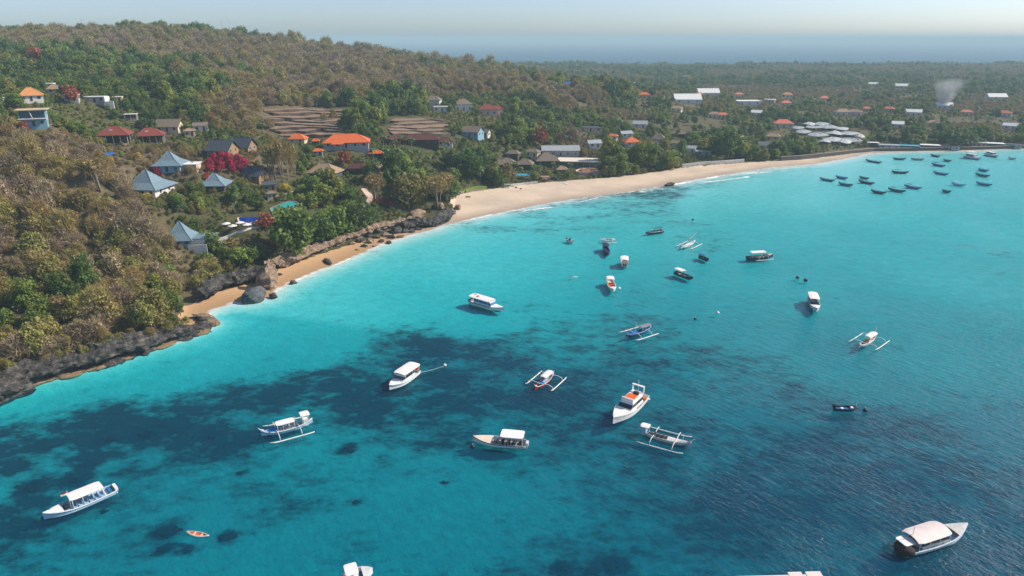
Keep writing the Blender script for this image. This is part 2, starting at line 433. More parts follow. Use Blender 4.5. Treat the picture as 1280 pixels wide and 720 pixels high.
REEF_PX = [(436,563,24),(211,666,46),(285,672,34),(205,688,26),(186,544,36),(138,551,26),(445,628,14),(556,604,14),(130,640,16),(265,548,22),(300,592,14),(700,712,26),(765,708,40),(735,716,24),(95,602,34),(40,612,40),(235,690,18),(110,585,26),(470,515,30),(60,560,30),(20,590,30)]
def build_ground():
    nx, ny = len(GX), len(GY)
    idx = np.arange(nx * ny).reshape(ny, nx)
    Q = np.stack([idx[:-1, :-1], idx[:-1, 1:], idx[1:, 1:], idx[1:, :-1]], -1).reshape(-1, 4)
    V = np.stack([MX, MY, TZ], -1).reshape(-1, 3)
    me = fast_mesh('ground', V, Q, [ground_material()])
    px, py, dpt = project(MX, MY, np.maximum(TZ, 0))
    ok = MY > 60
    s = (inside_poly(px, py, SAND_BIG) | inside_poly(px, py, SAND_SMALL) | inside_poly(px, py, SAND_COVE)) & ok
    near = (MY > 60) & (MY < 700) & (MX > -300) & (MX < 800)
    far_coast = (TD > 0) & (TD < 8) & ~((TARG < 11.3))
    set_attr(me, 'sand', (s | far_coast).astype(float).ravel())
    set_attr(me, 'orange', smooth(560, 470, px).ravel())
    set_attr(me, 'seabed', (TZ < 0.0).astype(float).ravel())
    g = np.full(MX.shape, 0.4); sel = (MY > 60) & (MY < 3000) & (np.abs(MX) < 3000)
    g[sel] = greenness(MX[sel], MY[sel]); set_attr(me, 'greenness', g.ravel())
    sg = np.full(MX.shape, 0.5); sel2 = near & (TZ < 0); sg[sel2] = idw(MX[sel2], MY[sel2], _sp, _sv, 3.5)
    for hx, hy, hw in REEF_PX:
        q = at_z(hx, hy, -2.0); rr = hw * mpp(q) / 2; sg = sg + .75 * np.exp(-(((MX - q[0]) / rr) ** 2 + ((MY - q[1]) / (rr * .8)) ** 2) * 1.1)
    sg = np.where(MY > 1500, 1.0, sg)
    set_attr(me, 'seagrass', sg.ravel())
    tag(mkobj('ground', me), 'brown hillside, sandy beach and sea bed of the bay', None, None, 'structure')
build_ground()

# ------------------------------------------------------------------ sea
def water_material():
    m, nt, out = new_mat('sea_water')
    geo = nt.nodes.new('ShaderNodeNewGeometry'); pos = geo.outputs['Position']
    dep = N(nt, 'ShaderNodeAttribute', attribute_name='depth').outputs['Fac']
    foam = N(nt, 'ShaderNodeAttribute', attribute_name='foam').outputs['Fac']
    # wind waves, crests running toward the camera and slightly to the right
    def wave(scale, rot, sx, sy, det, dist):
        vr = nt.nodes.new('ShaderNodeVectorRotate'); vr.rotation_type = 'Z_AXIS'; vr.inputs['Angle'].default_value = rot; nt.links.new(pos, vr.inputs['Vector'])
        return noise_fac(nt, scale, det, 0.6, vr.outputs[0], stretch=(sx, sy, 1))
    w1 = wave(0.55, R(52), 0.46, 1.3, 3, 0); w2 = wave(1.35, R(66), 0.6, 1.15, 3, 0); w3 = wave(0.05, R(-20), 1, 1, 2, 0)
    hw = math_n(nt, 'ADD', math_n(nt, 'MULTIPLY', math_n(nt, 'SUBTRACT', w1, .5), 1.0), math_n(nt, 'MULTIPLY', math_n(nt, 'SUBTRACT', w2, .5), .7))
    dep0 = dep
    dep = math_n(nt, 'MULTIPLY', dep0, math_n(nt, 'ADD', 1.0, math_n(nt, 'MULTIPLY', hw, -0.75)))      # ripple light and shade put into the water tint: crests paler, troughs darker
    ch = [math_n(nt, 'EXPONENT', math_n(nt, 'MULTIPLY', dep, -k)) for k in (2.4, 0.165, 0.112)]
    comb = nt.nodes.new('ShaderNodeCombineColor')
    for i in range(3): nt.links.new(ch[i], comb.inputs[i])
    tr = nt.nodes.new('ShaderNodeBsdfTransparent'); nt.links.new(comb.outputs[0], tr.inputs[0])
    body = nt.nodes.new('ShaderNodeBsdfDiffuse'); body.inputs[0].default_value = (0.0, 0.066, 0.128, 1)
    bf = math_n(nt, 'SUBTRACT', 1.0, math_n(nt, 'EXPONENT', math_n(nt, 'MULTIPLY', dep, -0.33)))
    under = nt.nodes.new('ShaderNodeMixShader'); nt.links.new(bf, under.inputs[0]); nt.links.new(tr.outputs[0], under.inputs[1]); nt.links.new(body.outputs[0], under.inputs[2])
    hgt = math_n(nt, 'ADD', math_n(nt, 'MULTIPLY', w1, 1.0), math_n(nt, 'MULTIPLY', w2, 0.6))
    gust = nt.nodes.new('ShaderNodeMapRange'); gust.inputs[1].default_value = 0.3; gust.inputs[2].default_value = 0.7; gust.inputs[3].default_value = 0.55; gust.inputs[4].default_value = 1.25
    nt.links.new(w3, gust.inputs[0])
    calm = N(nt, 'ShaderNodeAttribute', attribute_name='chop').outputs['Fac']
    bp = nt.nodes.new('ShaderNodeBump'); bp.inputs['Distance'].default_value = 1.6
    nt.links.new(math_n(nt, 'MULTIPLY', gust.outputs[0], calm), bp.inputs['Strength']); nt.links.new(hgt, bp.inputs['Height'])
    dt = nt.nodes.new('ShaderNodeVectorMath'); dt.operation = 'DOT_PRODUCT'
    nt.links.new(bp.outputs[0], dt.inputs[0]); nt.links.new(geo.outputs['Incoming'], dt.inputs[1])
    cosv = math_n(nt, 'ABSOLUTE', dt.outputs['Value'])           # Schlick reflectance, the same from above and below
    fres = math_n(nt, 'ADD', math_n(nt, 'MULTIPLY', math_n(nt, 'POWER', math_n(nt, 'SUBTRACT', 1.0, cosv, True), 5.0), 0.66), 0.012)
    gl = nt.nodes.new('ShaderNodeBsdfGlossy'); gl.inputs["Roughness"].default_value = 0.2; nt.links.new(bp.outputs[0], gl.inputs['Normal'])
    mx = nt.nodes.new('ShaderNodeMixShader'); nt.links.new(fres, mx.inputs[0]); nt.links.new(under.outputs[0], mx.inputs[1]); nt.links.new(gl.outputs[0], mx.inputs[2])
    fd = nt.nodes.new('ShaderNodeBsdfDiffuse'); fd.inputs[0].default_value = (0.82, 0.83, 0.82, 1)
    fn = noise_fac(nt, 0.5, 6, 0.7, pos); fn2 = noise_fac(nt, 0.09, 3, 0.6, pos)
    fm = nt.nodes.new('ShaderNodeMapRange'); fm.inputs[1].default_value = 0.42; fm.inputs[2].default_value = 0.75
    nt.links.new(math_n(nt, 'ADD', foam, math_n(nt, 'MULTIPLY', math_n(nt, 'SUBTRACT', math_n(nt, 'ADD', fn, fn2), 1.0), math_n(nt, 'MULTIPLY', math_n(nt, 'MINIMUM', math_n(nt, 'MULTIPLY', foam, 4.0), 1.0), 1.3))), fm.inputs[0])
    m2 = nt.nodes.new('ShaderNodeMixShader'); nt.links.new(fm.outputs[0], m2.inputs[0]); nt.links.new(mx.outputs[0], m2.inputs[1]); nt.links.new(fd.outputs[0], m2.inputs[2])
    nt.links.new(m2.outputs[0], out.inputs[0]); return m

BREAKERS = [([(655,264),(672,261),(692,259)],.9,1.0),([(716,255),(735,250),(748,247)],.8,.9),([(575,277),(596,272),(612,271)],.6,1.2),([(585,281),(600,279)],.55,.8),
    ([(838,232),(870,226),(905,219)],.7,1.6),([(880,228),(915,224),(935,221)],.85,1.6),([(900,221),(960,213),(1010,208)],.6,1.5),([(800,240),(828,236)],.7,1.2),([(940,217),(985,213)],.6,1.3)]
def build_water():
    # coarser cells than the ground: every second line inside the bay
    nx, ny = len(GX), len(GY); idx = np.arange(nx * ny).reshape(ny, nx)
    wet = TZ < 0.6
    q = np.stack([idx[:-1, :-1], idx[:-1, 1:], idx[1:, 1:], idx[1:, :-1]], -1).reshape(-1, 4)
    wf = wet.ravel(); keep = wf[q].any(1); q = q[keep]
    used = np.unique(q); remap = np.full(nx * ny, -1); remap[used] = np.arange(len(used))
    X = MX.ravel()[used]; Y = MY.ravel()[used]; d = -TD.ravel()[used]; arg = TARG.ravel()[used]
    V = np.c_[X, Y, np.zeros(len(X))]
    me = fast_mesh('sea', V, remap[q], [water_material()])
    set_attr(me, 'depth', np.maximum(-TZ.ravel()[used], 0))
    beach = (arg > 16) & (arg < 36)
    along = vnoise(X, Y, 9, 4)
    f = np.where(beach, np.exp(-(np.maximum(d - 0.2, 0) / (0.5 + 1.1 * along)) ** 2) * (0.30 + .6 * along), 0.35 * np.exp(-(d / 1.0) ** 2) * (along > .5))
    f = np.where((arg >= 12) & (arg <= 16), .5 * np.exp(-(d / 1.3) ** 2), f)
    for pl, amt, w in BREAKERS:
        pts = np.array([at_z(*p)[:2] for p in pl]); dd, _ = line_dist(X, Y, pts)
        f = np.maximum(f, amt * np.exp(-(dd / w) ** 2))
    f = np.where(Y > 1200, 0, f); set_attr(me, 'foam', f)
    chop = 0.16 + 0.54 * smooth(-40, 130, X) * smooth(0, 60, d) + 0.12 * smooth(0, 120, d)
    chop = chop * (1 - .62 * smooth(230, 380, Y))
    chop = np.where(Y > 1200, 0.8, chop); set_attr(me, 'chop', chop)
    tag(mkobj('sea', me), 'turquoise bay water turning dark blue over seagrass', None, None, 'structure')
build_water()
# ------------------------------------------------------------------ trees: prototypes (trunk mesh + crown mesh)
BARK = mat('bark_brown', (0.13, 0.095, 0.065), 0.9, 0.3, 3)
BARK_PALE = mat('bark_pale', (0.33, 0.27, 0.21), 0.9, 0.25, 3)
L_TWIG = leaf_mat('dry_twigs', (0.215, 0.16, 0.098), (0.45, 0.352, 0.222), 0.22, 0.45, 0.03)
L_TAN = leaf_mat('dry_leaves_tan', (0.225, 0.172, 0.062), (0.43, 0.335, 0.13), 0.3, 0.4, 0.04)
L_OLIVE = leaf_mat('leaves_olive', (0.17, 0.155, 0.045), (0.40, 0.345, 0.11), 0.35, 0.4, 0.05)
L_DARK = leaf_mat('leaves_dark_green', (0.04, 0.078, 0.018), (0.15, 0.225, 0.05), 0.32, 0.5, 0.05)
L_MID = leaf_mat('leaves_mid_green', (0.075, 0.13, 0.024), (0.24, 0.30, 0.055), 0.35, 0.5, 0.06)
L_LIGHT = leaf_mat('leaves_light_green', (0.120, 0.176, 0.032), (0.320, 0.376, 0.072), 0.35, 0.4, 0.06)
L_PALM = leaf_mat('palm_leaves', (0.056, 0.120, 0.040), (0.192, 0.264, 0.080), 0.3, 0.4, 0.05)
L_YELLOW = leaf_mat('leaves_yellow', (0.416, 0.320, 0.032), (0.672, 0.544, 0.080), 0.3, 0.2)
L_MAGENTA = leaf_mat('bougainvillea_bracts', (0.36, 0.008, 0.05), (0.62, 0.03, 0.13), 0.3, 0.2, 0.01)
L_RED = leaf_mat('leaves_red_brown', (0.208, 0.056, 0.032), (0.432, 0.136, 0.072), 0.3, 0.3, 0.02)

def crown_clumps(r, R0, H, z0, n, spread=0.85):
    """clump centres filling an uneven dome"""
    out = []
    for i in range(n):
        a = r.uniform(0, 2 * math.pi); u = r.uniform(0.0, 1.0) ** 0.55
        zz = r.uniform(0.0, 1.0)
        rad = R0 * spread * u * math.sqrt(max(0.05, 1 - (zz * 0.92) ** 2)) * r.uniform(0.8, 1.12)
        out.append((rad * math.cos(a), rad * math.sin(a), z0 + H * zz * r.uniform(.85, 1.05), r.uniform(0.28, 0.46) * R0))
    return out

def leaf_quads(r, clumps, per, size, flat=0.75, long=1.0, up=0.35):
    V = []; var = []
    for cx, cy_, cz, cr in clumps:
        cv = r.uniform(0, 1)
        for k in range(per):
            d = r.normal(size=3); d /= np.linalg.norm(d) + 1e-9
            rr = cr * r.uniform(0.55, 1.08)
            p = np.array([cx, cy_, cz]) + d * rr * np.array([1, 1, flat])
            n = d * 0.7 + r.normal(size=3) * 0.5 + np.array([0, 0, up]); n /= np.linalg.norm(n)
            t = np.cross(n, r.normal(size=3)); t /= np.linalg.norm(t) + 1e-9; b = np.cross(n, t)
            s = size * r.uniform(0.6, 1.3); s2 = s / long
            V += [p - t * s - b * s2 * .5, p + t * s * .2 - b * s2, p + t * s, p - t * s * .1 + b * s2]
            var += [np.clip(0.35 * cv + 0.65 * r.uniform(0, 1), 0, 1)] * 4
    V = np.array(V); Q = np.arange(len(V)).reshape(-1, 4)
    return V, Q, np.array(var)

def twig_quads(r, n, R0, H, z0, lo, hi, w):
    """upright, outward-leaning bare twigs filling a dome"""
    V = []; var = []
    for k in range(n):
        a = r.uniform(0, 2 * math.pi); u = math.sqrt(r.uniform(0, 1)); z = r.uniform(0, 1)
        rad = R0 * u * math.sqrt(max(0.08, 1 - z * z)); p = np.array([rad * math.cos(a), rad * math.sin(a), z0 + H * z])
        d = np.array([math.cos(a) * u * .8, math.sin(a) * u * .8, .75]) + r.normal(size=3) * .45; d /= np.linalg.norm(d)
        L = r.uniform(lo, hi); s = np.cross(d, r.normal(size=3)); s /= np.linalg.norm(s) + 1e-9; s *= w * r.uniform(.6, 1.4)
        V += [p - d * L * .5 - s, p - d * L * .5 + s, p + d * L * .5 + s * .3, p + d * L * .5 - s * .3]
        var += [r.uniform(0, 1)] * 4
    V = np.array(V); return V, np.arange(len(V)).reshape(-1, 4), np.array(var)

def join_leaves(parts):
    V = np.vstack([p[0] for p in parts]); off = 0; Q = []; va = np.concatenate([p[2] for p in parts])
    for p in parts: Q.append(p[1] + off); off += len(p[0])
    return V, np.vstack(Q), va

def trunk_mb(r, h, r0, limbs, spread, bend=0.25, n=5):
    mb = MB(); top = Vector((r.uniform(-bend, bend), r.uniform(-bend, bend), h))
    mid = top * 0.5 + Vector((r.uniform(-bend, bend) * .6, r.uniform(-bend, bend) * .6, 0))
    mb.tube([(0, 0, -1.0), mid, top], [r0, r0 * .8, r0 * .6], n)
    for i in range(limbs):
        a = 2 * math.pi * (i + r.uniform(0, .6)) / limbs; s = spread * r.uniform(.6, 1)
        e = top + Vector((math.cos(a) * s, math.sin(a) * s, spread * r.uniform(.5, 1.0)))
        m = (top + e) * .5 + Vector((0, 0, -spread * .12))
        st = mid.lerp(top, r.uniform(.3, 1))
        mb.tube([st, m, e], [r0 * .5, r0 * .32, r0 * .14], 4)
    return mb

KINDS = []      # dicts: trunk mesh, crown mesh, materials, joined mesh, radius, height
def add_kind(key, tmb, leaves, bark, leafm, rad, hgt, name, desc, cat):
    V, Q, va = leaves
    tme = tmb.mesh(key + '_trunk', bark)
    cme = fast_mesh(key + '_crown', V, Q, [leafm], False); set_attr(cme, 'leafvar', va)
    jm = MB(); jm.v = list(tmb.v); jm.f = list(tmb.f); jm.m = [0] * len(tmb.f); jm.sm = list(tmb.sm)
    o = len(jm.v); jm.v += [tuple(p) for p in V]; jm.f += [tuple(int(i) + o for i in q) for q in Q]; jm.m += [1] * len(Q); jm.sm += [False] * len(Q)
    jme = jm.mesh(key + '_whole', [bark, leafm]); set_attr(jme, 'leafvar', np.r_[np.zeros(o), va])
    KINDS.append(dict(key=key, trunk=tme, crown=cme, whole=jme, rad=rad, h=hgt, name=name, desc=desc, cat=cat))

def build_kinds():
    r = np.random.default_rng(3)
    # 0-3 dry bushes
    for i, (nt_, nl, lm, w) in enumerate([(700, 5, L_TWIG, .045), (600, 9, L_TWIG, .05), (560, 11, L_TAN, .045), (620, 8, L_TAN, .05)]):
        R0 = 2.3; H = 2.3
        lv = [twig_quads(r, nt_, R0, H, 0.9, 0.7, 1.7, w)]
        cl = crown_clumps(r, R0, H, 0.9, nl); lv.append(leaf_quads(r, cl, 52, 0.135))
        add_kind('dry_bush%d' % i, trunk_mb(r, 1.0, .11, 6, 1.5), join_leaves(lv), BARK_PALE if i % 2 else BARK, lm, R0, 3.3, 'dry_bush',
                 ['bare grey-brown bush', 'sparse tan bush', 'withered tan bush', 'brown thicket bush'][i], 'bush')
    # 4-5 olive shrubs
    for i in range(2):
        R0 = 2.3; cl = crown_clumps(r, R0, 2.4, 1.0, 15)
        lv = join_leaves([leaf_quads(r, cl, 70, 0.15), twig_quads(r, 150, R0, 2.3, .9, .6, 1.4, .04)])
        add_kind('olive_shrub%d' % i, trunk_mb(r, 1.1, .12, 5, 1.4), lv, BARK_PALE, L_OLIVE, R0, 3.5, 'olive_shrub', 'half-dry olive shrub', 'shrub')
    # 6-9 green trees
    for i, lm in enumerate([L_DARK, L_MID, L_LIGHT, L_DARK]):
        R0 = [3.4, 3.2, 2.6, 3.0][i]; H = [4.2, 3.6, 3.2, 5.0][i]; z0 = [2.3, 2.0, 1.4, 2.2][i]
        cl = crown_clumps(r, R0, H, z0, 24)
        add_kind('green_tree%d' % i, trunk_mb(r, z0 + .6, .22, 5, 1.9), leaf_quads(r, cl, 70, 0.23), BARK, lm, R0, z0 + H + .8, 'green_tree',
                 ['dark broad tree', 'green leafy tree', 'bright yellow-green tree', 'tall dark tree'][i], 'tree')
    # 10 bare pale tree
    tb = MB(); tops = []
    for k in range(5):
        a = r.uniform(0, 6.28); d = r.uniform(.2, .9)
        tb.tube([(math.cos(a) * .2, math.sin(a) * .2, -1), (math.cos(a) * d, math.sin(a) * d, 2.6), (math.cos(a) * d * 1.7, math.sin(a) * d * 1.7, 5.2)], [.13, .1, .05], 4)
        tops.append((math.cos(a) * d * 1.7, math.sin(a) * d * 1.7, 5.0, 1.2))
    add_kind('bare_tree', tb, join_leaves([twig_quads(r, 420, 2.0, 2.6, 3.4, .6, 1.5, .045), leaf_quads(r, tops, 22, .2)]), BARK_PALE, L_TAN, 2.0, 6.6, 'bare_tree', 'bare pale tree', 'tree')
    # 11-12 palms
    for i in range(2):
        tb = MB(); h = [7.5, 6.0][i]; bx = [1.0, -0.6][i]
        tb.tube([(0, 0, -1), (bx * .2, 0, h * .35), (bx * .6, .1, h * .7), (bx, .15, h)], [.2, .15, .13, .12], 6)
        V = []; va = []
        for k in range(17):
            a = 2 * math.pi * k / 17 + r.uniform(-.15, .15); el = r.uniform(-.25, 1.05); L = r.uniform(2.2, 2.9)
            p = np.array([bx, .15, h]); hv = np.array([math.cos(a), math.sin(a), 0]); sd = np.array([-math.sin(a), math.cos(a), 0])
            ang = el; v0 = r.uniform(0, 1)
            for s in range(7):
                stp = L / 7; q = p + (hv * math.cos(ang) + np.array([0, 0, math.sin(ang)])) * stp
                wd = .55 * math.sin(math.pi * (s + .9) / 8.2) + .05
                for sg in (-1, 1):
                    e = sd * sg * wd + np.array([0, 0, -.45 * wd]) + hv * .18
                    V += [p, q, q + e * .9, p + e * .8]; va += [np.clip(v0 * .5 + r.uniform(0, .5), 0, 1)] * 4
                p = q; ang -= .27
        V = np.array(V)
        add_kind('palm%d' % i, tb, (V, np.arange(len(V)).reshape(-1, 4), np.array(va)), BARK_PALE, L_PALM, 2.2, h + 1.6, 'palm_tree', ['tall coconut palm', 'leaning coconut palm'][i], 'palm')
    # 13.. garden shrubs
    for key, lm, nm, desc in [('bougainvillea', L_MAGENTA, 'bougainvillea', 'magenta flowering bougainvillea'), ('red_shrub', L_RED, 'red_shrub', 'red-brown leafy shrub'),
                              ('yellow_shrub', L_YELLOW, 'yellow_shrub', 'yellow-leaved garden shrub'), ('light_shrub', L_LIGHT, 'green_shrub', 'light green garden shrub'), ('mid_shrub', L_MID, 'green_shrub', 'green garden shrub')]:
        cl = crown_clumps(r, 1.5, 1.5, .6, 11)
        add_kind(key, trunk_mb(r, .6, .09, 5, .8, .1), leaf_quads(r, cl, 70, .13), BARK, lm, 1.5, 2.2, nm, desc, 'shrub')
build_kinds()
KI = {k['key']: i for i, k in enumerate(KINDS)}

def plant(ki, x, y, s, label, group=None, rz=None, sz=None, z=None):
    """one tree or bush of its own: trunk and crown parts"""
    k = KINDS[ki]; z = float(ground_z(x, y)) if z is None else float(z)
    t = thing(k['name'], label, k['cat'], (x, y, z), random.uniform(0, 6.28) if rz is None else rz, group)
    t.scale = (s, s, s if sz is None else sz)
    mkobj('trunk', k['trunk'], t); mkobj('crown', k['crown'], t)
    return t

BLOCK = []     # (x, y, r): nothing grows here ;  LOWZ: only low shrubs
LOWZ = []
TERR_POLY = [[(338,172),(344,137),(420,136),(432,150),(424,172)], [(488,172),(492,149),(553,149),(562,172)]]
# ------------------------------------------------------------------ buildings
M_WHITE = mat('plaster_white', (0.74, 0.71, 0.67), 0.8, 0.12, 0.8)
M_CREAM = mat('plaster_cream', (0.66, 0.55, 0.38), 0.8, 0.15, 0.8)
M_PINK = mat('plaster_pinkish', (0.66, 0.49, 0.40), 0.8, 0.15, 0.8)
M_GREYW = mat('plaster_grey', (0.42, 0.41, 0.40), 0.85, 0.2, 0.8)
M_BLUEW = mat('wood_wall_blue', (0.22, 0.40, 0.50), 0.7, 0.18, 1.0, stretch=(6, 6, .6))
M_DWOOD = mat('wood_dark', (0.07, 0.045, 0.03), 0.8, 0.3, 1.2, stretch=(5, 5, .7))
M_WOOD = mat('wood_tan', (0.33, 0.2, 0.11), 0.75, 0.25, 1.2, stretch=(5, 5, .7))
M_GLASS = emis_free_glass('window_glass')
M_ORANGE = mat('roof_tiles_orange', (0.62, 0.135, 0.035), 0.75, 0.28, 1.2, 0.5, (1, 6, 1))
M_ORANGE2 = mat('roof_tiles_peach', (0.58, 0.25, 0.09), 0.75, 0.25, 1.2, 0.5, (1, 6, 1))
M_REDT = mat('roof_tiles_red_brown', (0.22, 0.05, 0.035), 0.75, 0.3, 1.2, 0.5, (1, 6, 1))
M_DRED = mat('roof_tiles_dark_red', (0.10, 0.032, 0.028), 0.8, 0.3, 1.2, 0.5, (1, 6, 1))
M_CORAL = mat('roof_tiles_coral', (0.60, 0.16, 0.09), 0.75, 0.22, 1.2, 0.4, (1, 6, 1))
M_BLUER = mat('roof_shingles_blue', (0.165, 0.25, 0.30), 0.7, 0.4, 1.1, 0.5, (1, 5, 1))
M_SLATE = mat('roof_slate_dark', (0.065, 0.08, 0.098), 0.7, 0.3, 1.5, 0.5, (1, 5, 1))
M_THATCH = mat('thatch_grey_brown', (0.21, 0.165, 0.125), 0.95, 0.3, 2.2, 0.9, (4, 4, .6))
M_THATCHT = mat('thatch_tan', (0.36, 0.245, 0.16), 0.95, 0.25, 2.2, 0.9, (4, 4, .6))
M_METAL = mat('sheet_roof_grey', (0.36, 0.39, 0.41), 0.5, 0.3, .5, 0.5, (8, .5, 1))
M_WROOF = mat('sheet_roof_white', (0.76, 0.76, 0.74), 0.6, 0.12, .6)
M_CREAMR = mat('flat_roof_cream', (0.70, 0.62, 0.50), 0.8, 0.12, .6)
M_TANR = mat('flat_roof_tan', (0.60, 0.44, 0.27), 0.8, 0.15, .6)
M_STONE = mat('stone_wall', (0.33, 0.27, 0.21), 0.9, 0.35, 2.0, 0.8)
M_DSTONE = mat('stone_wall_dark', (0.10, 0.095, 0.095), 0.9, 0.35, 1.2, 0.8)
M_BLUET = mat('tarpaulin_blue', (0.01, 0.16, 0.52), 0.5, 0.12, 2)
M_POOLB = mat('pool_tiles_blue', (0.0, 0.035, 0.32), 0.12, 0.15, 1.5)
M_POOLT = mat('pool_tiles_turquoise', (0.03, 0.42, 0.40), 0.12, 0.12, 1.5)
M_TEALAW = mat('awning_teal', (0.04, 0.35, 0.48), 0.6, 0.12, 1)
M_REDP = mat('painted_red', (0.42, 0.03, 0.025), 0.5, 0.2, 1)
M_BLACK = mat('painted_black', (0.02, 0.02, 0.025), 0.45, 0.2, 1)

def roof_mesh(kind, w, d, h, zb, o, flare=0.0, ridge=None, th=0.16):
    """closed roof solid over a w x d plan with eaves o, eave height zb, rise h"""
    mb = MB(); W = w / 2 + o; D = d / 2 + o
    if kind == 'flat':
        mb.box(-W, W, -D, D, zb, zb + max(h, .18)); return mb
    if kind == 'gable':
        vs = [(-W,-D,zb),(W,-D,zb),(W,D,zb),(-W,D,zb),(-W,0,zb+h),(W,0,zb+h)]
        vs += [(x, y, z - th) for x, y, z in vs]
        mb.add(vs, [(0,1,5,4),(2,3,4,5),(7,6,10,11),(9,8,11,10),(0,4,10,6),(4,3,9,10),(1,7,11,5),(5,11,8,2),(0,6,7,1),(3,2,8,9)])
        return mb
    if kind == 'gable_y':
        vs = [(-W,-D,zb),(W,-D,zb),(W,D,zb),(-W,D,zb),(0,-D,zb+h),(0,D,zb+h)]
        vs += [(x, y, z - th) for x, y, z in vs]
        mb.add(vs, [(0,4,5,3),(4,1,2,5),(6,9,11,10),(10,11,8,7),(0,6,10,4),(4,10,7,1),(3,5,11,9),(5,2,8,11),(0,3,9,6),(1,7,8,2)])
        return mb
    r = max(W - D, 0.15) if ridge is None else ridge
    rings = [(W, D, zb)]
    if flare > 0:
        f = 0.52; rings.append((r + (W - r) * f, D * f + .05, zb + h * (1 - f) * (1 - flare)))
    vs = []
    for a, b, z in rings: vs += [(-a,-b,z),(a,-b,z),(a,b,z),(-a,b,z)]
    k = len(vs); vs += [(-r, 0, zb + h), (r, 0, zb + h)]
    fs = []
    for i in range(len(rings) - 1):
        for j in range(4): fs.append((i*4+j, i*4+(j+1)%4, (i+1)*4+(j+1)%4, (i+1)*4+j))
    q = (len(rings) - 1) * 4
    fs += [(q, q+1, k+1, k), (q+1, q+2, k+1), (q+2, q+3, k, k+1), (q+3, q, k)]
    b0 = len(vs); vs += [(-W,-D,zb-th),(W,-D,zb-th),(W,D,zb-th),(-W,D,zb-th)]
    fs += [(j, b0+j, b0+(j+1)%4, (j+1)%4) for j in range(4)] + [(b0+3, b0+2, b0+1, b0)]
    mb.add(vs, fs); return mb

def ridge_caps(parent, kind, w, d, h, zb, o, m, flare=0):
    W = w/2 + o; D = d/2 + o; r = max(W - D, .15)
    mb = MB()
    if kind == 'gable': mb.tube([(-W-.02,0,zb+h+.02),(W+.02,0,zb+h+.02)], .11, 5)
    elif kind == 'gable_y': mb.tube([(0,-D-.02,zb+h+.02),(0,D+.02,zb+h+.02)], .11, 5)
    elif kind in ('hip',):
        if r > .3: mb.tube([(-r,0,zb+h+.02),(r,0,zb+h+.02)], .11, 5)
        for sx in (-1, 1):
            for sy in (-1, 1):
                pts = [(sx*W, sy*D, zb+.03)]
                if flare > 0: pts.append((sx*(r+(W-r)*.52), sy*(D*.52+.05), zb+h*.48*(1-flare)+.04))
                pts.append((sx*r, 0, zb+h+.03)); mb.tube(pts, .09, 5)
    if mb.v: mb.build('ridge_cap', m, parent)

def add_window(parent, x, y, z, w, h, side, glass=M_GLASS, fr=M_WHITE):
    """framed window on a wall; side: 'f' front, 'b' back, 'l', 'r'"""
    t = .05; a = w / 2; mbf = MB(); mbp = MB()
    if side in 'fb':
        s = -1 if side == 'f' else 1
        y0, y1 = sorted((y, y + s * .06)); yp0, yp1 = sorted((y, y + s * .035))
        for (x0, x1, z0, z1) in ((x-a-t, x-a, z-t, z+h+t), (x+a, x+a+t, z-t, z+h+t), (x-a, x+a, z-t, z), (x-a, x+a, z+h, z+h+t)): mbf.box(x0, x1, y0, y1, z0, z1)
        mbp.box(x-a, x+a, yp0, yp1, z, z+h)
    else:
        s = -1 if side == 'l' else 1
        x0_, x1_ = sorted((x, x + s * .06)); xp0, xp1 = sorted((x, x + s * .035))
        for (y0, y1, z0, z1) in ((y-a-t, y-a, z-t, z+h+t), (y+a, y+a+t, z-t, z+h+t), (y-a, y+a, z-t, z), (y-a, y+a, z+h, z+h+t)): mbf.box(x0_, x1_, y0, y1, z0, z1)
        mbp.box(xp0, xp1, y-a, y+a, z, z+h)
    f = mbf.build('window', fr, parent); mbp.build('pane', glass, f)

def site(px, py, r=None, low=True, front=6.0):
    p = ground_at(px, py)
    return p

def reserve(p, r, front=8.0, low=26.0):
    BLOCK.append((p[0], p[1], r))
    v = -np.array(p[:2]) / np.linalg.norm(p[:2])
    for k in np.arange(0, low, 2.5): LOWZ.append((p[0] + v[0] * (k + r * .4), p[1] + v[1] * (k + r * .4), r * .9))

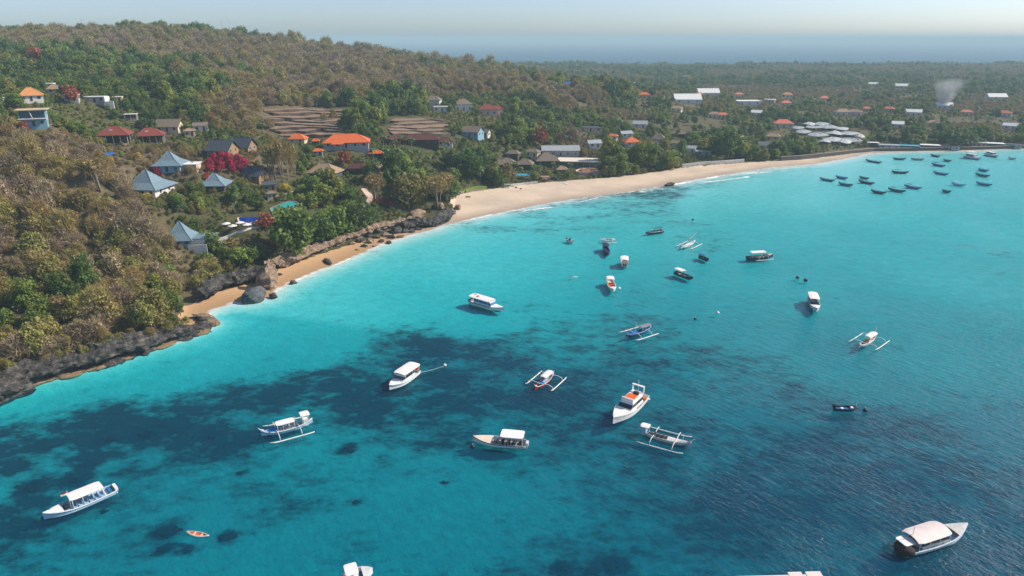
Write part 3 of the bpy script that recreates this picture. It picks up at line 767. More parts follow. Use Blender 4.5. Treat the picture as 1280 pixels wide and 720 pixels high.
HOUSES = []
def house(label, px, py, wpx, dep=0.7, wall=3.0, roof='hip', rise=None, rot=0, wm=None, rm=None, o=0.6, wins=3, posts=False, flare=0.0,
          name='house', cat='house', group=None, storeys=1, skylight=False, deck=False, door=True, back_dm=None, front=8.0, low=26.0):
    wm = wm or M_WHITE; rm = rm or M_ORANGE
    p = ground_at(px, py); s = mpp(p); w = wpx * s - 2 * o * .8
    w = max(w, 2.0); d = w * dep; hh = wall * storeys
    if rise is None: rise = 0.32 * min(w, d)
    v = p[:2] / np.linalg.norm(p[:2]); c = p[:2] + v * d * .5
    zg = float(ground_z(c[0], c[1])); z0 = max(p[2], min(zg, p[2] + 1.2)) + .15
    t = thing(name, label, cat, (c[0], c[1], z0), rot - math.atan2(v[0], v[1]) * 0.6, group)
    HOUSES.append((c[0], c[1], label))
    reserve((c[0], c[1]), max(w, d) * .55 + o * .6, front, low)
    if posts:
        fl = MB().box(-w/2-.3, w/2+.3, -d/2-.3, d/2+.3, -3.2, -.02).build('floor_base', M_STONE, t)
        back = MB().box(-w/2+.2, w/2-.2, d/2-1.6, d/2-.2, 0, hh-.05).build('back_wall', wm, t)
        n = max(2, int(w / 2.6)); 
        for i in range(n + 1):
            for y in ((-d/2+.1,) if 0 < i < n else (-d/2+.1, 0, d/2-.1)):
                x = -w/2 + .1 + (w - .2) * i / n
                MB().box(x-.1, x+.1, y-.1, y+.1, -.02, hh).build('post', M_WHITE, t)
        rl = MB()
        for i in range(n):
            x0 = -w/2 + .22 + (w-.2)*i/n; x1 = -w/2 - .02 + (w-.2)*(i+1)/n
            rl.box(x0, x1, -d/2+.06, -d/2+.14, .85, .95); rl.box(x0, x1, -d/2+.06, -d/2+.14, .4, .46)
        rl.build('railing', M_WHITE, t)
    else:
        MB().box(-w/2, w/2, -d/2, d/2, -3.2, hh).build('wall', wm, t)
        for st in range(storeys):
            zb = st * wall + .9
            for i in range(wins):
                x = -w/2 + w * (i + .5) / wins
                if door and st == 0 and i == wins // 2:
                    dr = MB().box(x-.5, x+.5, -d/2-.07, -d/2-.003, 0, 2.1).build('door', M_DWOOD, t)
                    MB().box(x+.33, x+.4, -d/2-.12, -d/2-.073, 1.0, 1.12).build('handle', M_METAL, dr)
                else: add_window(t, x, -d/2-.003, zb, min(1.3, w / wins * .6), 1.25, 'f')
            for y in (-d*.22, d*.22): add_window(t, w/2+.003, y, zb, min(1.1, d*.28), 1.2, 'r')
            add_window(t, -w/2-.003, 0, zb, min(1.1, d*.3), 1.2, 'l')
        if roof in ('gable', 'gable_y'):
            if roof == 'gable':
                for x in (-w/2+.02, w/2-.02): MB().add([(x,-d/2,hh),(x,d/2,hh),(x,0,hh+rise*(d/2)/(d/2+o)*.97)], [(0,1,2)]).build('gable_wall', wm, t)
            else:
                for y in (-d/2+.02, d/2-.02): MB().add([(-w/2,y,hh),(w/2,y,hh),(0,y,hh+rise*(w/2)/(w/2+o)*.97)], [(0,1,2)]).build('gable_wall', wm, t)
    rf = roof_mesh(roof, w, d, rise, hh + (.02 if roof == 'flat' else .0), o, flare).build('roof', rm, t)
    ridge_caps(rf, roof, w, d, rise, hh, o, rm, flare)
    if skylight:
        MB().box(-w*.14, -w*.02, -d*.30, -d*.20, hh + rise*.45, hh + rise*.62).build('skylight', M_WHITE, rf)
    if deck:
        dk = MB().box(-w/2-.2, w/2+1.5, -d/2-2.6, -d/2-.01, -2.8, -.12).build('terrace', M_STONE, t)
        rl = MB(); n = 6
        for i in range(n + 1):
            x = -w/2 + (w + 1.2) * i / n; rl.box(x-.04, x+.04, -d/2-2.55, -d/2-2.47, -.12, .85)
        rl.box(-w/2, w/2+1.3, -d/2-2.55, -d/2-2.47, .852, .92); rl.build('balustrade', M_WHITE, t)
    return t, w, d, hh

def build_houses():
    H = house
    # left hilltop
    H('white house with peach hip roof on the far left hilltop', 41, 130, 27, .8, 2.6, 'hip', 3.6, R(12), M_WHITE, M_ORANGE2, wins=3, front=15, low=36)
    t, w, d, h = H('two-storey blue glass-fronted house with flat tan roof, below the peach roof', 46, 163, 33, .6, 3.2, 'flat', .3, R(4), M_BLUEW, M_TANR, o=1.0, wins=3, storeys=2, front=15, low=36)
    MB().box(-w/2+.3, w/2-.3, -d/2-.14, -d/2-.09, 3.3, 6.1).build('glass_front', M_GLASS, t)
    MB().box(-w/2-.4, w/2+.4, -d/2-1.5, -d/2-.15, 2.95, 3.15).build('balcony', M_WHITE, t)
    MB().tube([(-.8,-d/2-.3,6.2),(0.2,-d/2-1.2,3.2)], .14, 6).build('brace', M_WHITE, t)
    H('low white flat-roofed block left of the white terrace walls', 91, 128, 17, .6, 2.6, 'flat', .25, 0, M_GREYW, M_WROOF, .4, 2, front=15, low=36)
    t, w, d, h = H('flat white building with stepped terrace walls on the upper left slope', 121, 130, 24, .5, 2.6, 'flat', .25, R(-6), M_GREYW, M_WROOF, .4, 3, front=15, low=36)
    MB().box(w/2+.6, w/2+1.2, -d/2-3, d/2, -2, 2.7).build('side_wall', M_WHITE, t); MB().box(w/2+1.3, w/2+5, -d/2-3, -d/2-2.4, -3, .6).build('terrace_wall', M_WHITE, t)
    H('small cream box-shaped house right of the white terrace walls', 148, 129, 12, .8, 2.6, 'flat', .3, 0, M_CREAM, M_CREAMR, .2, 2, front=15, low=36)
    H('small brown-roofed house behind the dark trees on the upper left slope', 70, 118, 17, .7, 2.4, 'hip', 2.2, 0, M_CREAM, M_THATCHT, .5, 2, front=15, low=36)
    H('open pavilion with red-brown hip roof and white posts, left of its twin', 147, 183, 37, .75, 4.6, 'hip', 3.4, R(-4), M_DWOOD, M_REDT, .9, posts=True, skylight=True, name='pavilion', cat='pavilion', front=15, low=36)
    H('open pavilion with red-brown hip roof and white posts, right of its twin', 190, 182, 34, .75, 4.6, 'hip', 3.4, R(4), M_DWOOD, M_REDT, .9, posts=True, skylight=True, name='pavilion', cat='pavilion', front=15, low=36)
    H('grey thatched house with dark gable right of the red pavilions', 214, 168, 30, .7, 2.4, 'gable', 3.6, R(-14), M_CREAM, M_THATCH, .7, 3, front=15, low=36)
    H('open white-roofed shelter above the red pavilions', 165, 152, 15, .6, 2.8, 'flat', .2, 0, M_DWOOD, M_WROOF, .3, posts=True, name='shelter', cat='shelter', front=15, low=36)
    # blue-roofed villas
    t, w, d, h = H('large blue shingle-roofed villa with white railing, lowest left of the bougainvillea', 188, 246, 50, .95, 2.8, 'hip', 6.4, R(-24), M_WHITE, M_BLUER, 1.3, 4, flare=.32, deck=True)
    t, w, d, h = H('blue shingle-roofed villa with white annex, left of the magenta bougainvillea', 215, 216, 36, .95, 2.6, 'hip', 5.2, R(-10), M_BLUEW, M_BLUER, 1.0, 3, flare=.3)
    an = MB().box(w/2+.01, w/2+6.0, -d*.3, d*.35, -3, 2.5).build('annex', M_PINK, t); MB().box(w/2+.2, w/2+6.4, -d*.3-.5, d*.35+.4, 2.505, 2.75).build('annex_roof', M_WROOF, an)
    H('small blue shingle-roofed villa below the bougainvillea', 271, 240, 34, .95, 2.3, 'hip', 4.4, R(-12), M_DWOOD, M_BLUER, .9, 3, flare=.3, front=15, low=36)
    H('steep dark slate A-frame house, left of the pair above the bougainvillea', 280, 197, 32, .9, 1.6, 'gable', 4.2, R(-24), M_WOOD, M_SLATE, .8, 3)
    H('steep dark slate A-frame house, right of the pair above the bougainvillea', 306, 190, 26, .9, 1.8, 'gable', 4.2, R(-24), M_WOOD, M_SLATE, .8, 3)
    H('steep dark slate A-frame house right of the bougainvillea', 320, 228, 28, .9, 1.3, 'gable', 3.8, R(-26), M_WOOD, M_SLATE, .8, 2)
    t, w, d, h = H('blue-grey pyramid-roofed villa with white terrace wall on the cliff edge', 229, 309, 34, 1.0, 2.2, 'hip', 5.8, R(-8), M_BLUEW, M_BLUER, .8, 3, flare=.2)
    an = MB().box(w/2+.01, w/2+4.5, -d*.45, d*.3, -3, 2.4).build('annex', M_WHITE, t); MB().box(w/2-.1, w/2+7.5, -d*.45-.3, d*.45, 2.405, 2.62).build('annex_roof', M_BLUER, an)
    MB().box(w/2-.5, w/2+5.5, -d*.45-2.0, -d*.45-1.8, -3, .9).build('terrace_wall', M_WHITE, t)
    # centre
    H('small house with bright orange hip roof, left of the long orange roof', 373, 180, 22, .8, 2.2, 'hip', 2.6, R(-10), M_CREAM, M_ORANGE, .6, 2, front=15, low=36)
    t, w, d, h = H('long house with bright orange tiled hip roof and dark veranda', 434, 188, 58, .5, 2.6, 'hip', 3.6, R(2), M_GREYW, M_ORANGE, .9, 5)
    MB().add([(-w*.32,-d/2-2.6,2.2),(-w*.05,-d/2-2.6,2.2),(-w*.05,-d/2-.3,3.1),(-w*.32,-d/2-.3,3.1)]+[(-w*.32,-d/2-2.6,2.05),(-w*.05,-d/2-2.6,2.05),(-w*.05,-d/2-.3,2.95),(-w*.32,-d/2-.3,2.95)], [(0,1,2,3),(7,6,5,4),(0,4,5,1),(1,5,6,2),(3,7,4,0),(2,6,7,3)]).build('porch_roof', M_ORANGE, t)
    for x in (-w*.31, -w*.06): MB().box(x-.08, x+.08, -d/2-2.5, -d/2-2.34, -2, 2.08).build('post', M_DWOOD, t)
    H('little orange-roofed outbuilding below left of the long orange roof', 398, 196, 13, .7, 2.0, 'hip', 1.2, 0, M_GREYW, M_ORANGE, .4, 2)
    H('little orange-roofed outbuilding below right of the long orange roof', 470, 198, 19, .6, 1.8, 'hip', 1.4, 0, M_DWOOD, M_ORANGE, .5, 2)
    H('small orange-brown roof left of the long orange roof', 395, 182, 10, .8, 2.0, 'hip', 1.2, 0, M_DWOOD, M_ORANGE, .4, 2)
    H('dark house with tan thatched roof below the long orange roof', 407, 223, 40, .7, 2.2, 'hip', 3.6, R(-20), M_SLATE, M_THATCHT, .8, 3, front=15, low=36)
    H('long low house with dark red roof, right of the palms', 527, 184, 46, .35, 2.4, 'hip', 2.6, R(2), M_DWOOD, M_DRED, .8, 5, front=16, low=40)
    H('dark red-roofed house with white porch at the right of the long dark roof', 556, 184, 22, .6, 2.2, 'hip', 2.2, 0, M_WHITE, M_DRED, .7, 2, front=16, low=40)
    H('dark red-roofed cottage below the long orange roof', 447, 218, 24, .6, 1.9, 'hip', 2.2, R(-6), M_DWOOD, M_DRED, .6, 2)
    H('hillside villa with brown hip roof and white walls, leftmost of the ridge villas', 542, 134, 20, .8, 4.4, 'hip', 3.0, R(-10), M_WHITE, M_THATCH, .6, 2, front=30, low=60)
    H('low white villa between the brown-roofed ridge villas', 553, 140, 22, .6, 2.8, 'flat', .25, 0, M_WHITE, M_GREYW, .3, 3, front=16, low=40)
    H('hillside villa with brown hip roof, second of the ridge villas', 579, 139, 24, .7, 4.4, 'hip', 3.4, R(8), M_WHITE, M_THATCH, .6, 3, front=30, low=60)
    H('red-brown-roofed villa with orange walls, rightmost of the ridge villas', 610, 145, 26, .7, 3.8, 'hip', 3.4, 0, M_PINK, M_REDT, .7, 3, front=16, low=40)
    H('tall narrow red-brown-roofed tower house beside the orange-walled villa', 623, 145, 12, .9, 4.2, 'hip', 3.2, R(10), M_PINK, M_REDT, .5, 2, front=16, low=40)
    H('grey-roofed house with pale blue walls in the trees below the ridge villas', 591, 173, 25, .8, 2.8, 'gable', 3.2, R(-24), M_BLUEW, M_THATCH, .7, 3, front=16, low=40)
    H('smaller grey-roofed annex right of the pale blue-walled house', 606, 172, 14, .8, 2.4, 'gable', 2.2, R(-24), M_WHITE, M_THATCH, .5, 2, front=16, low=40)
    # behind the beach
    for i, (x, y, w_) in enumerate([(623, 213, 20), (634, 212, 22), (656, 212, 22)]):
        H(['grey thatched beach hut, leftmost of three behind the hedge', 'grey thatched beach hut, middle of three behind the hedge', 'grey thatched beach hut, rightmost of three behind the hedge'][i],
          x, y, w_, .8, 2.0, 'hip', 3.0, R(4 - i * 7), M_DWOOD, M_THATCH, .7, 2, name='beach_hut', cat='hut', group='thatched huts behind the beach')
    H('large thatched restaurant roof left of the white flat roof', 683, 209, 30, .8, 2.6, 'hip', 4.4, R(6), M_DWOOD, M_THATCH, .8, 3, name='restaurant', cat='restaurant')
    H('long grey sheet-roofed building behind the thatched restaurant', 700, 198, 48, .4, 3.4, 'gable', 2.6, R(3), M_GREYW, M_METAL, .6, 5, name='sheet_roofed_building', cat='building', front=16, low=40)
    t, w, d, h = H('beach restaurant with flat cream roof and glass walls', 722, 210, 50, .55, 3.4, 'flat', .35, R(-4), M_GREYW, M_CREAMR, 1.2, 1, door=False, name='beach_restaurant', cat='restaurant', front=14)
    for i in range(6):
        x = -w/2 + w * (i + .5) / 6; MB().box(x - w/13, x + w/13, -d/2-.06, -d/2-.003, .2, 2.9).build('glass_panel', M_GLASS, t)
    H('small thatched bar in front of the flat-roofed restaurant', 702, 217, 14, .8, 1.9, 'hip', 2.0, 0, M_WOOD, M_THATCHT, .7, 2, name='beach_bar', cat='bar')
    H('orange-roofed house behind the bright green beach trees', 789, 184, 22, .8, 2.6, 'hip', 2.8, R(14), M_WHITE, M_ORANGE, .6, 2, front=16, low=40)
    H('low dark red roof right of the orange-roofed beach house', 811, 184, 20, .6, 2.2, 'hip', 1.8, 0, M_DWOOD, M_DRED, .6, 2, front=16, low=40)
    H('tall thatched villa with white and teal walls behind the beach trees', 822, 180, 18, .9, 3.0, 'hip', 4.2, R(-8), M_WHITE, M_THATCH, .6, 2, storeys=1, front=16, low=40)
    H('dark flat-roofed villa with orange wall in the wooded hillside', 738, 166, 30, .5, 2.6, 'flat', .25, 0, M_PINK, M_SLATE, .4, 3, front=16, low=40)
    H('grey roof of a house in the trees left of the thatched villa', 782, 172, 16, .7, 2.4, 'gable', 1.8, R(20), M_WHITE, M_METAL, .5, 2, front=16, low=40)
    H('dark thatched shed behind the middle of the beach', 848, 172, 22, .6, 2.4, 'hip', 2.4, 0, M_DWOOD, M_THATCH, .6, 2, front=16, low=40)
    H('teal-grey roofed shelter behind the white beach wall', 879, 195, 19, .6, 2.4, 'flat', .25, R(-8), M_GREYW, M_METAL, .5, 2)
    # village on the flat land
    V = [('small orange roof on the far wooded rise', 805, 123, 15, M_ORANGE, 'hip'), ('long white shed roof in the village, left of the red-ended one', 858, 129, 34, M_WROOF, 'gable'),
         ('large pale roof behind the long white shed', 884, 120, 27, M_WROOF, 'gable'), ('red gable end beside the large pale roof', 874, 122, 10, M_CORAL, 'hip'),
         ('small coral roof above the white village block', 923, 122, 12, M_CORAL, 'hip'), ('wide white village block with pale blue front', 934, 131, 30, M_WROOF, 'flat'),
         ('small white roof right of the white village block', 962, 129, 13, M_WROOF, 'flat'), ('peach-coral roof behind the village, above the small coral one', 984, 122, 14, M_ORANGE2, 'hip'),
         ('small coral roof right of the white village block', 982, 133, 14, M_CORAL, 'hip'), ('coral-roofed villa with white eaves nearest the beach road', 978, 160, 25, M_CORAL, 'hip'),
         ('brown village roof above the white tents, left one', 1052, 145, 20, M_THATCHT, 'hip'), ('brown village roof above the white tents, right one', 1067, 145, 18, M_THATCHT, 'hip'),
         ('small pink-red roof above the brown village roofs', 1083, 140, 11, M_CORAL, 'hip'), ('white gabled village house left of the smoke', 1141, 145, 18, M_WROOF, 'gable'),
         ('long white hall at the foot of the smoke', 1179, 137, 18, M_WROOF, 'gable'), ('low red-brown roof right of the smoke', 1207, 145, 15, M_CORAL, 'hip'),
         ('pink-red roof near the right edge of the village', 1255, 146, 15, M_CORAL, 'hip'), ('far white roof on the plain, left one', 1091, 108, 11, M_WROOF, 'gable'),
         ('far white and pink roof on the plain, right one', 1126, 111, 15, M_WROOF, 'gable'), ('far pale roof near the right edge of the plain', 1244, 125, 22, M_WROOF, 'gable'),
         ('white roof among the trees at the far left of the plain', 585, 88, 9, M_WROOF, 'gable'), ('blue-roofed house in the far trees', 710, 109, 13, M_BLUET, 'hip'),
         ('pale roof among far trees above the small orange roof', 800, 107, 16, M_WROOF, 'flat'), ('brown village roof left of the coral villa', 893, 148, 16, M_THATCHT, 'hip'),
         ('second brown village roof left of the coral villa', 903, 149, 14, M_CORAL, 'hip')]
    for i, (lab, x, y, w_, rm, rk) in enumerate(V):
        H(lab, x, y, w_, .6, 3.4, rk, None if rk != 'flat' else .3, R(random.uniform(-15, 15)), M_WHITE if i % 3 else M_CREAM, rm, .6, 3, name='village_house', cat='house', group='houses of the village on the plain', front=16, low=75)
    # more roofs on the slope and behind the beach
    X2 = [('grey thatched roof among trees left of the beach huts', 641, 201, 18, M_THATCH, M_DWOOD, 'hip'), ('grey thatched roof among trees above the rightmost beach hut', 666, 199, 18, M_THATCH, M_CREAM, 'hip'),
          ('small grey house behind the long sheet-roofed building', 742, 186, 18, M_METAL, M_WHITE, 'gable'), ('grey thatched cottage above the middle of the beach', 843, 186, 18, M_THATCH, M_CREAM, 'hip'),
          ('small white-walled house behind the white beach wall', 862, 192, 16, M_METAL, M_WHITE, 'gable'), ('brown-roofed house in the woods behind the beach wall', 925, 178, 16, M_THATCHT, M_CREAM, 'hip'),
          ('dark-roofed house beside the sea wall', 955, 187, 20, M_SLATE, M_GREYW, 'gable'), ('pinkish-brown roof left of the white shell roofs', 965, 176, 18, M_THATCHT, M_PINK, 'hip'),
          ('dark red roof between the long dark red house and the palms', 492, 182, 18, M_DRED, M_DWOOD, 'hip'), ('grey-roofed house on the slope above the A-frame pair', 252, 165, 18, M_THATCH, M_WHITE, 'gable'),
          ('brown thatched hut beside the grey thatched house', 238, 172, 14, M_THATCHT, M_CREAM, 'hip'), ('low white house behind the peach-roofed house', 62, 112, 16, M_WROOF, M_WHITE, 'flat'),
          ('small grey house at the far left edge of the hill', 6, 127, 16, M_THATCH, M_WHITE, 'flat'), ('grey slate cottage right of the bougainvillea A-frame', 338, 240, 18, M_SLATE, M_WOOD, 'gable'),
          ('stone garden pavilion between the two pools', 340, 252, 14, M_THATCH, M_STONE, 'hip'), ('tan roof among palms right of the dark red cottage', 480, 218, 16, M_THATCHT, M_CREAM, 'hip'),
          ('small orange roof behind the bright green beach trees', 765, 176, 14, M_ORANGE, M_WHITE, 'hip'), ('pale house on the wooded rise above the orange-roofed beach house', 800, 160, 18, M_METAL, M_WHITE, 'gable'),
          ('far brown roof on the plain above the long white shed', 845, 140, 15, M_THATCHT, M_WHITE, 'hip'), ('far white house between the coral villa and the white block', 945, 145, 14, M_WROOF, M_WHITE, 'gable'),
          ('far coral roof right of the brown village roofs', 1110, 140, 13, M_CORAL, M_WHITE, 'hip'), ('far white house in the trees right of the shell roofs', 1120, 160, 16, M_WROOF, M_WHITE, 'gable'),
          ('far brown roof below the smoke', 1165, 158, 15, M_THATCHT, M_CREAM, 'hip'), ('far white roof near the right edge behind the shore', 1262, 162, 16, M_WROOF, M_WHITE, 'gable'), ('far pink roof on the plain above the shell roofs', 1030, 126, 13, M_CORAL, M_WHITE, 'hip')]
    for i, (lab, x, y, w_, rm, wm_, rk) in enumerate(X2):
        H(lab, x, y, w_, .7, 2.8, rk, None if rk != 'flat' else .3, R(random.uniform(-22, 22)), wm_, rm, .6, 2, group='scattered roofs on the slope and plain', front=10, low=42 if y > 165 else 70)
    # low buildings along the right-hand shore
    for i, (x, y, w_, rm, lab) in enumerate([(1161, 187, 22, M_WROOF, 'white-roofed open shelter on the right-hand shore wall'), (1222, 184, 17, M_METAL, 'grey-roofed shore building left of the long white roof'),
            (1241, 185, 22, M_WROOF, 'long white-roofed shore building near the right edge'), (1110, 187, 24, M_METAL, 'low grey shed on the shore wall right of the tents'),
            (1090, 184, 14, M_WROOF, 'small white-roofed stall on the shore beside the tents'), (1186, 188, 22, M_SLATE, 'low dark shed on the shore right of the open shelter'), (1136, 188, 22, M_TEALAW, 'low teal-roofed shed on the shore left of the open shelter'), (1265, 186, 18, M_SLATE, 'dark shed on the shore at the right edge')]):
        H(lab, x, y, w_, .5, 2.6, 'flat', .25, 0, M_GREYW if i % 2 else M_DWOOD, rm, .5, 3, name='shore_shed', cat='shed', group='low buildings along the right-hand shore')
    # white tent roofs
    tents = [(997,163,12),(1010,158,16),(1026,158,16),(1050,164,18),(1030,180,16),(1054,181,18),(1070,180,14),(1003,168,15),(1018,162,18),(1034,162,20),(1022,172,20),(1042,170,22),(1060,170,20),(1040,178,22),(1062,179,22),(1074,174,12)]
    words = ['tiny leftmost', 'topmost left', 'topmost right', 'back right', 'lowest left', 'lowest middle', 'lowest right', 'left-hand', 'upper left', 'upper right', 'lower left', 'central', 'right-hand', 'front left', 'front right', 'small rightmost']
    for (x, y, w_), wd in zip(tents, words):
        p = ground_at(x, y); s = mpp(p); w = w_ * s; t = thing('white_dome_roof', '%s white shell roof of the beach club cluster' % wd, 'roof', (p[0], p[1], p[2]), R(random.uniform(-60, 60)), 'white shell roofs of the beach club')
        reserve((p[0], p[1]), w * .5, 26, 44); n = 14; mb = MB(); vs = []; fs = []
        hh = random.uniform(3.2, 4.4)
        for j in range(6):
            a = j / 5 * math.pi / 2
            for i in range(n): b = 2 * math.pi * i / n; q = 1 + .10 * math.cos(3 * b); rr_ = 1 - j/5; vs.append((w*.62*rr_*math.cos(b)*q, w*.5*rr_*math.sin(b)*q, 2.0 + (hh - 2.0) * (1 - rr_ ** 1.4) * (.8 + .2 * math.cos(4*b)) + (.5 * math.cos(2*b) * rr_)))
        for j in range(5):
            for i in range(n): i2 = (i+1) % n; fs.append((j*n+i, j*n+i2, (j+1)*n+i2, (j+1)*n+i))
        mb.add(vs, fs, 0, True); mb.build('shell', mat('shell_roof', (.42, .46, .48), .6, .3, .25), t)
        for i in range(4):
            b = math.pi/4 + i*math.pi/2; MB().tube([(w*.42*math.cos(b), w*.27*math.sin(b), -2), (w*.42*math.cos(b), w*.27*math.sin(b), 3.0)], .12, 5).build('post', M_WHITE, t)
build_houses()

# ------------------------------------------------------------------ garden and beach structures
def pool(label, pts_px, m, rimside=M_STONE):
    """terrace pool: tiled basin with a stone surround, level at its mean height"""
    z = float(np.mean([ground_at(x, y)[2] for x, y in pts_px])) + .2; W = np.array([at_z(x, y, z) for x, y in pts_px]); c = W[:, :2].mean(0)
    t = thing('swimming_pool', label, 'swimming pool', (c[0], c[1], z)); n = len(W); P2 = W[:, :2] - c
    outer = P2 * 1.06; inner = P2 * .92
    mb = MB(); mb.add([(x, y, .0) for x, y in inner] + [(x, y, .0) for x, y in outer] + [(x, y, -1.8) for x, y in outer],
                      [(i, n+i, n+(i+1)%n, (i+1)%n) for i in range(n)] + [(n+i, 2*n+i, 2*n+(i+1)%n, n+(i+1)%n) for i in range(n)]); mb.build('surround', M_STONE if rimside is None else rimside, t)
    MB().add([(x, y, -.06) for x, y in inner], [tuple(range(n))]).build('pool_water', m, t)
    reserve(c, max(np.linalg.norm(P2, axis=1).max() * .8, 3), 3, 22); return t

def wall_run(name, label, pts_px, h, th, m, cat='wall', drop=1.5, group=None, cap=None):
    W = [ground_at(x, y) for x, y in pts_px]; c = W[0]
    t = thing(name, label, cat, (c[0], c[1], c[2]), 0, group)
    for i in range(len(W) - 1):
        a = Vector(W[i]) - Vector(c); b = Vector(W[i+1]) - Vector(c); d = (b - a); d.z = 0; nrm = Vector((-d.y, d.x, 0)).normalized() * th / 2
        vs = [a-nrm, b-nrm, b+nrm, a+nrm]; lo = [(v.x, v.y, v.z - drop) for v in vs]; hi = [(v.x, v.y, v.z + h) for v in vs]
        MB().add(lo + hi, [(3,2,1,0),(4,5,6,7),(0,1,5,4),(1,2,6,5),(2,3,7,6),(3,0,4,7)]).build('wall_section', m, t)
        if cap:
            hi2 = [(v.x*1 , v.y, v.z + h + .004) for v in vs]; top = [(x, y, z + .14) for x, y, z in hi2]
            MB().add(hi2 + top, [(3,2,1,0),(4,5,6,7),(0,1,5,4),(1,2,6,5),(2,3,7,6),(3,0,4,7)]).build('coping', cap, t)
        for k in range(5):
            q = W[i] + (W[i+1] - W[i]) * (k + .5) / 5; BLOCK.append((q[0], q[1], 2.5))
    return t

def parasol(label, px, py, m, r=1.3, group=None):
    p = ground_at(px, py); t = thing('parasol', label, 'parasol', tuple(p), random.uniform(0, 6), group)
    MB().tube([(0,0,-.3),(0,0,2.4)], .04, 5).build('pole', M_WOOD, t)
    vs = [(0,0,2.75)] + [(r*math.cos(a), r*math.sin(a), 2.2) for a in np.linspace(0, 2*math.pi, 9)[:-1]] + [(0,0,2.65)]
    MB().add(vs, [(0, i+1, (i+1)%8+1) for i in range(8)] + [(9, (i+1)%8+1, i+1) for i in range(8)]).build('canopy', m, t)
    BLOCK.append((p[0], p[1], 2)); return t

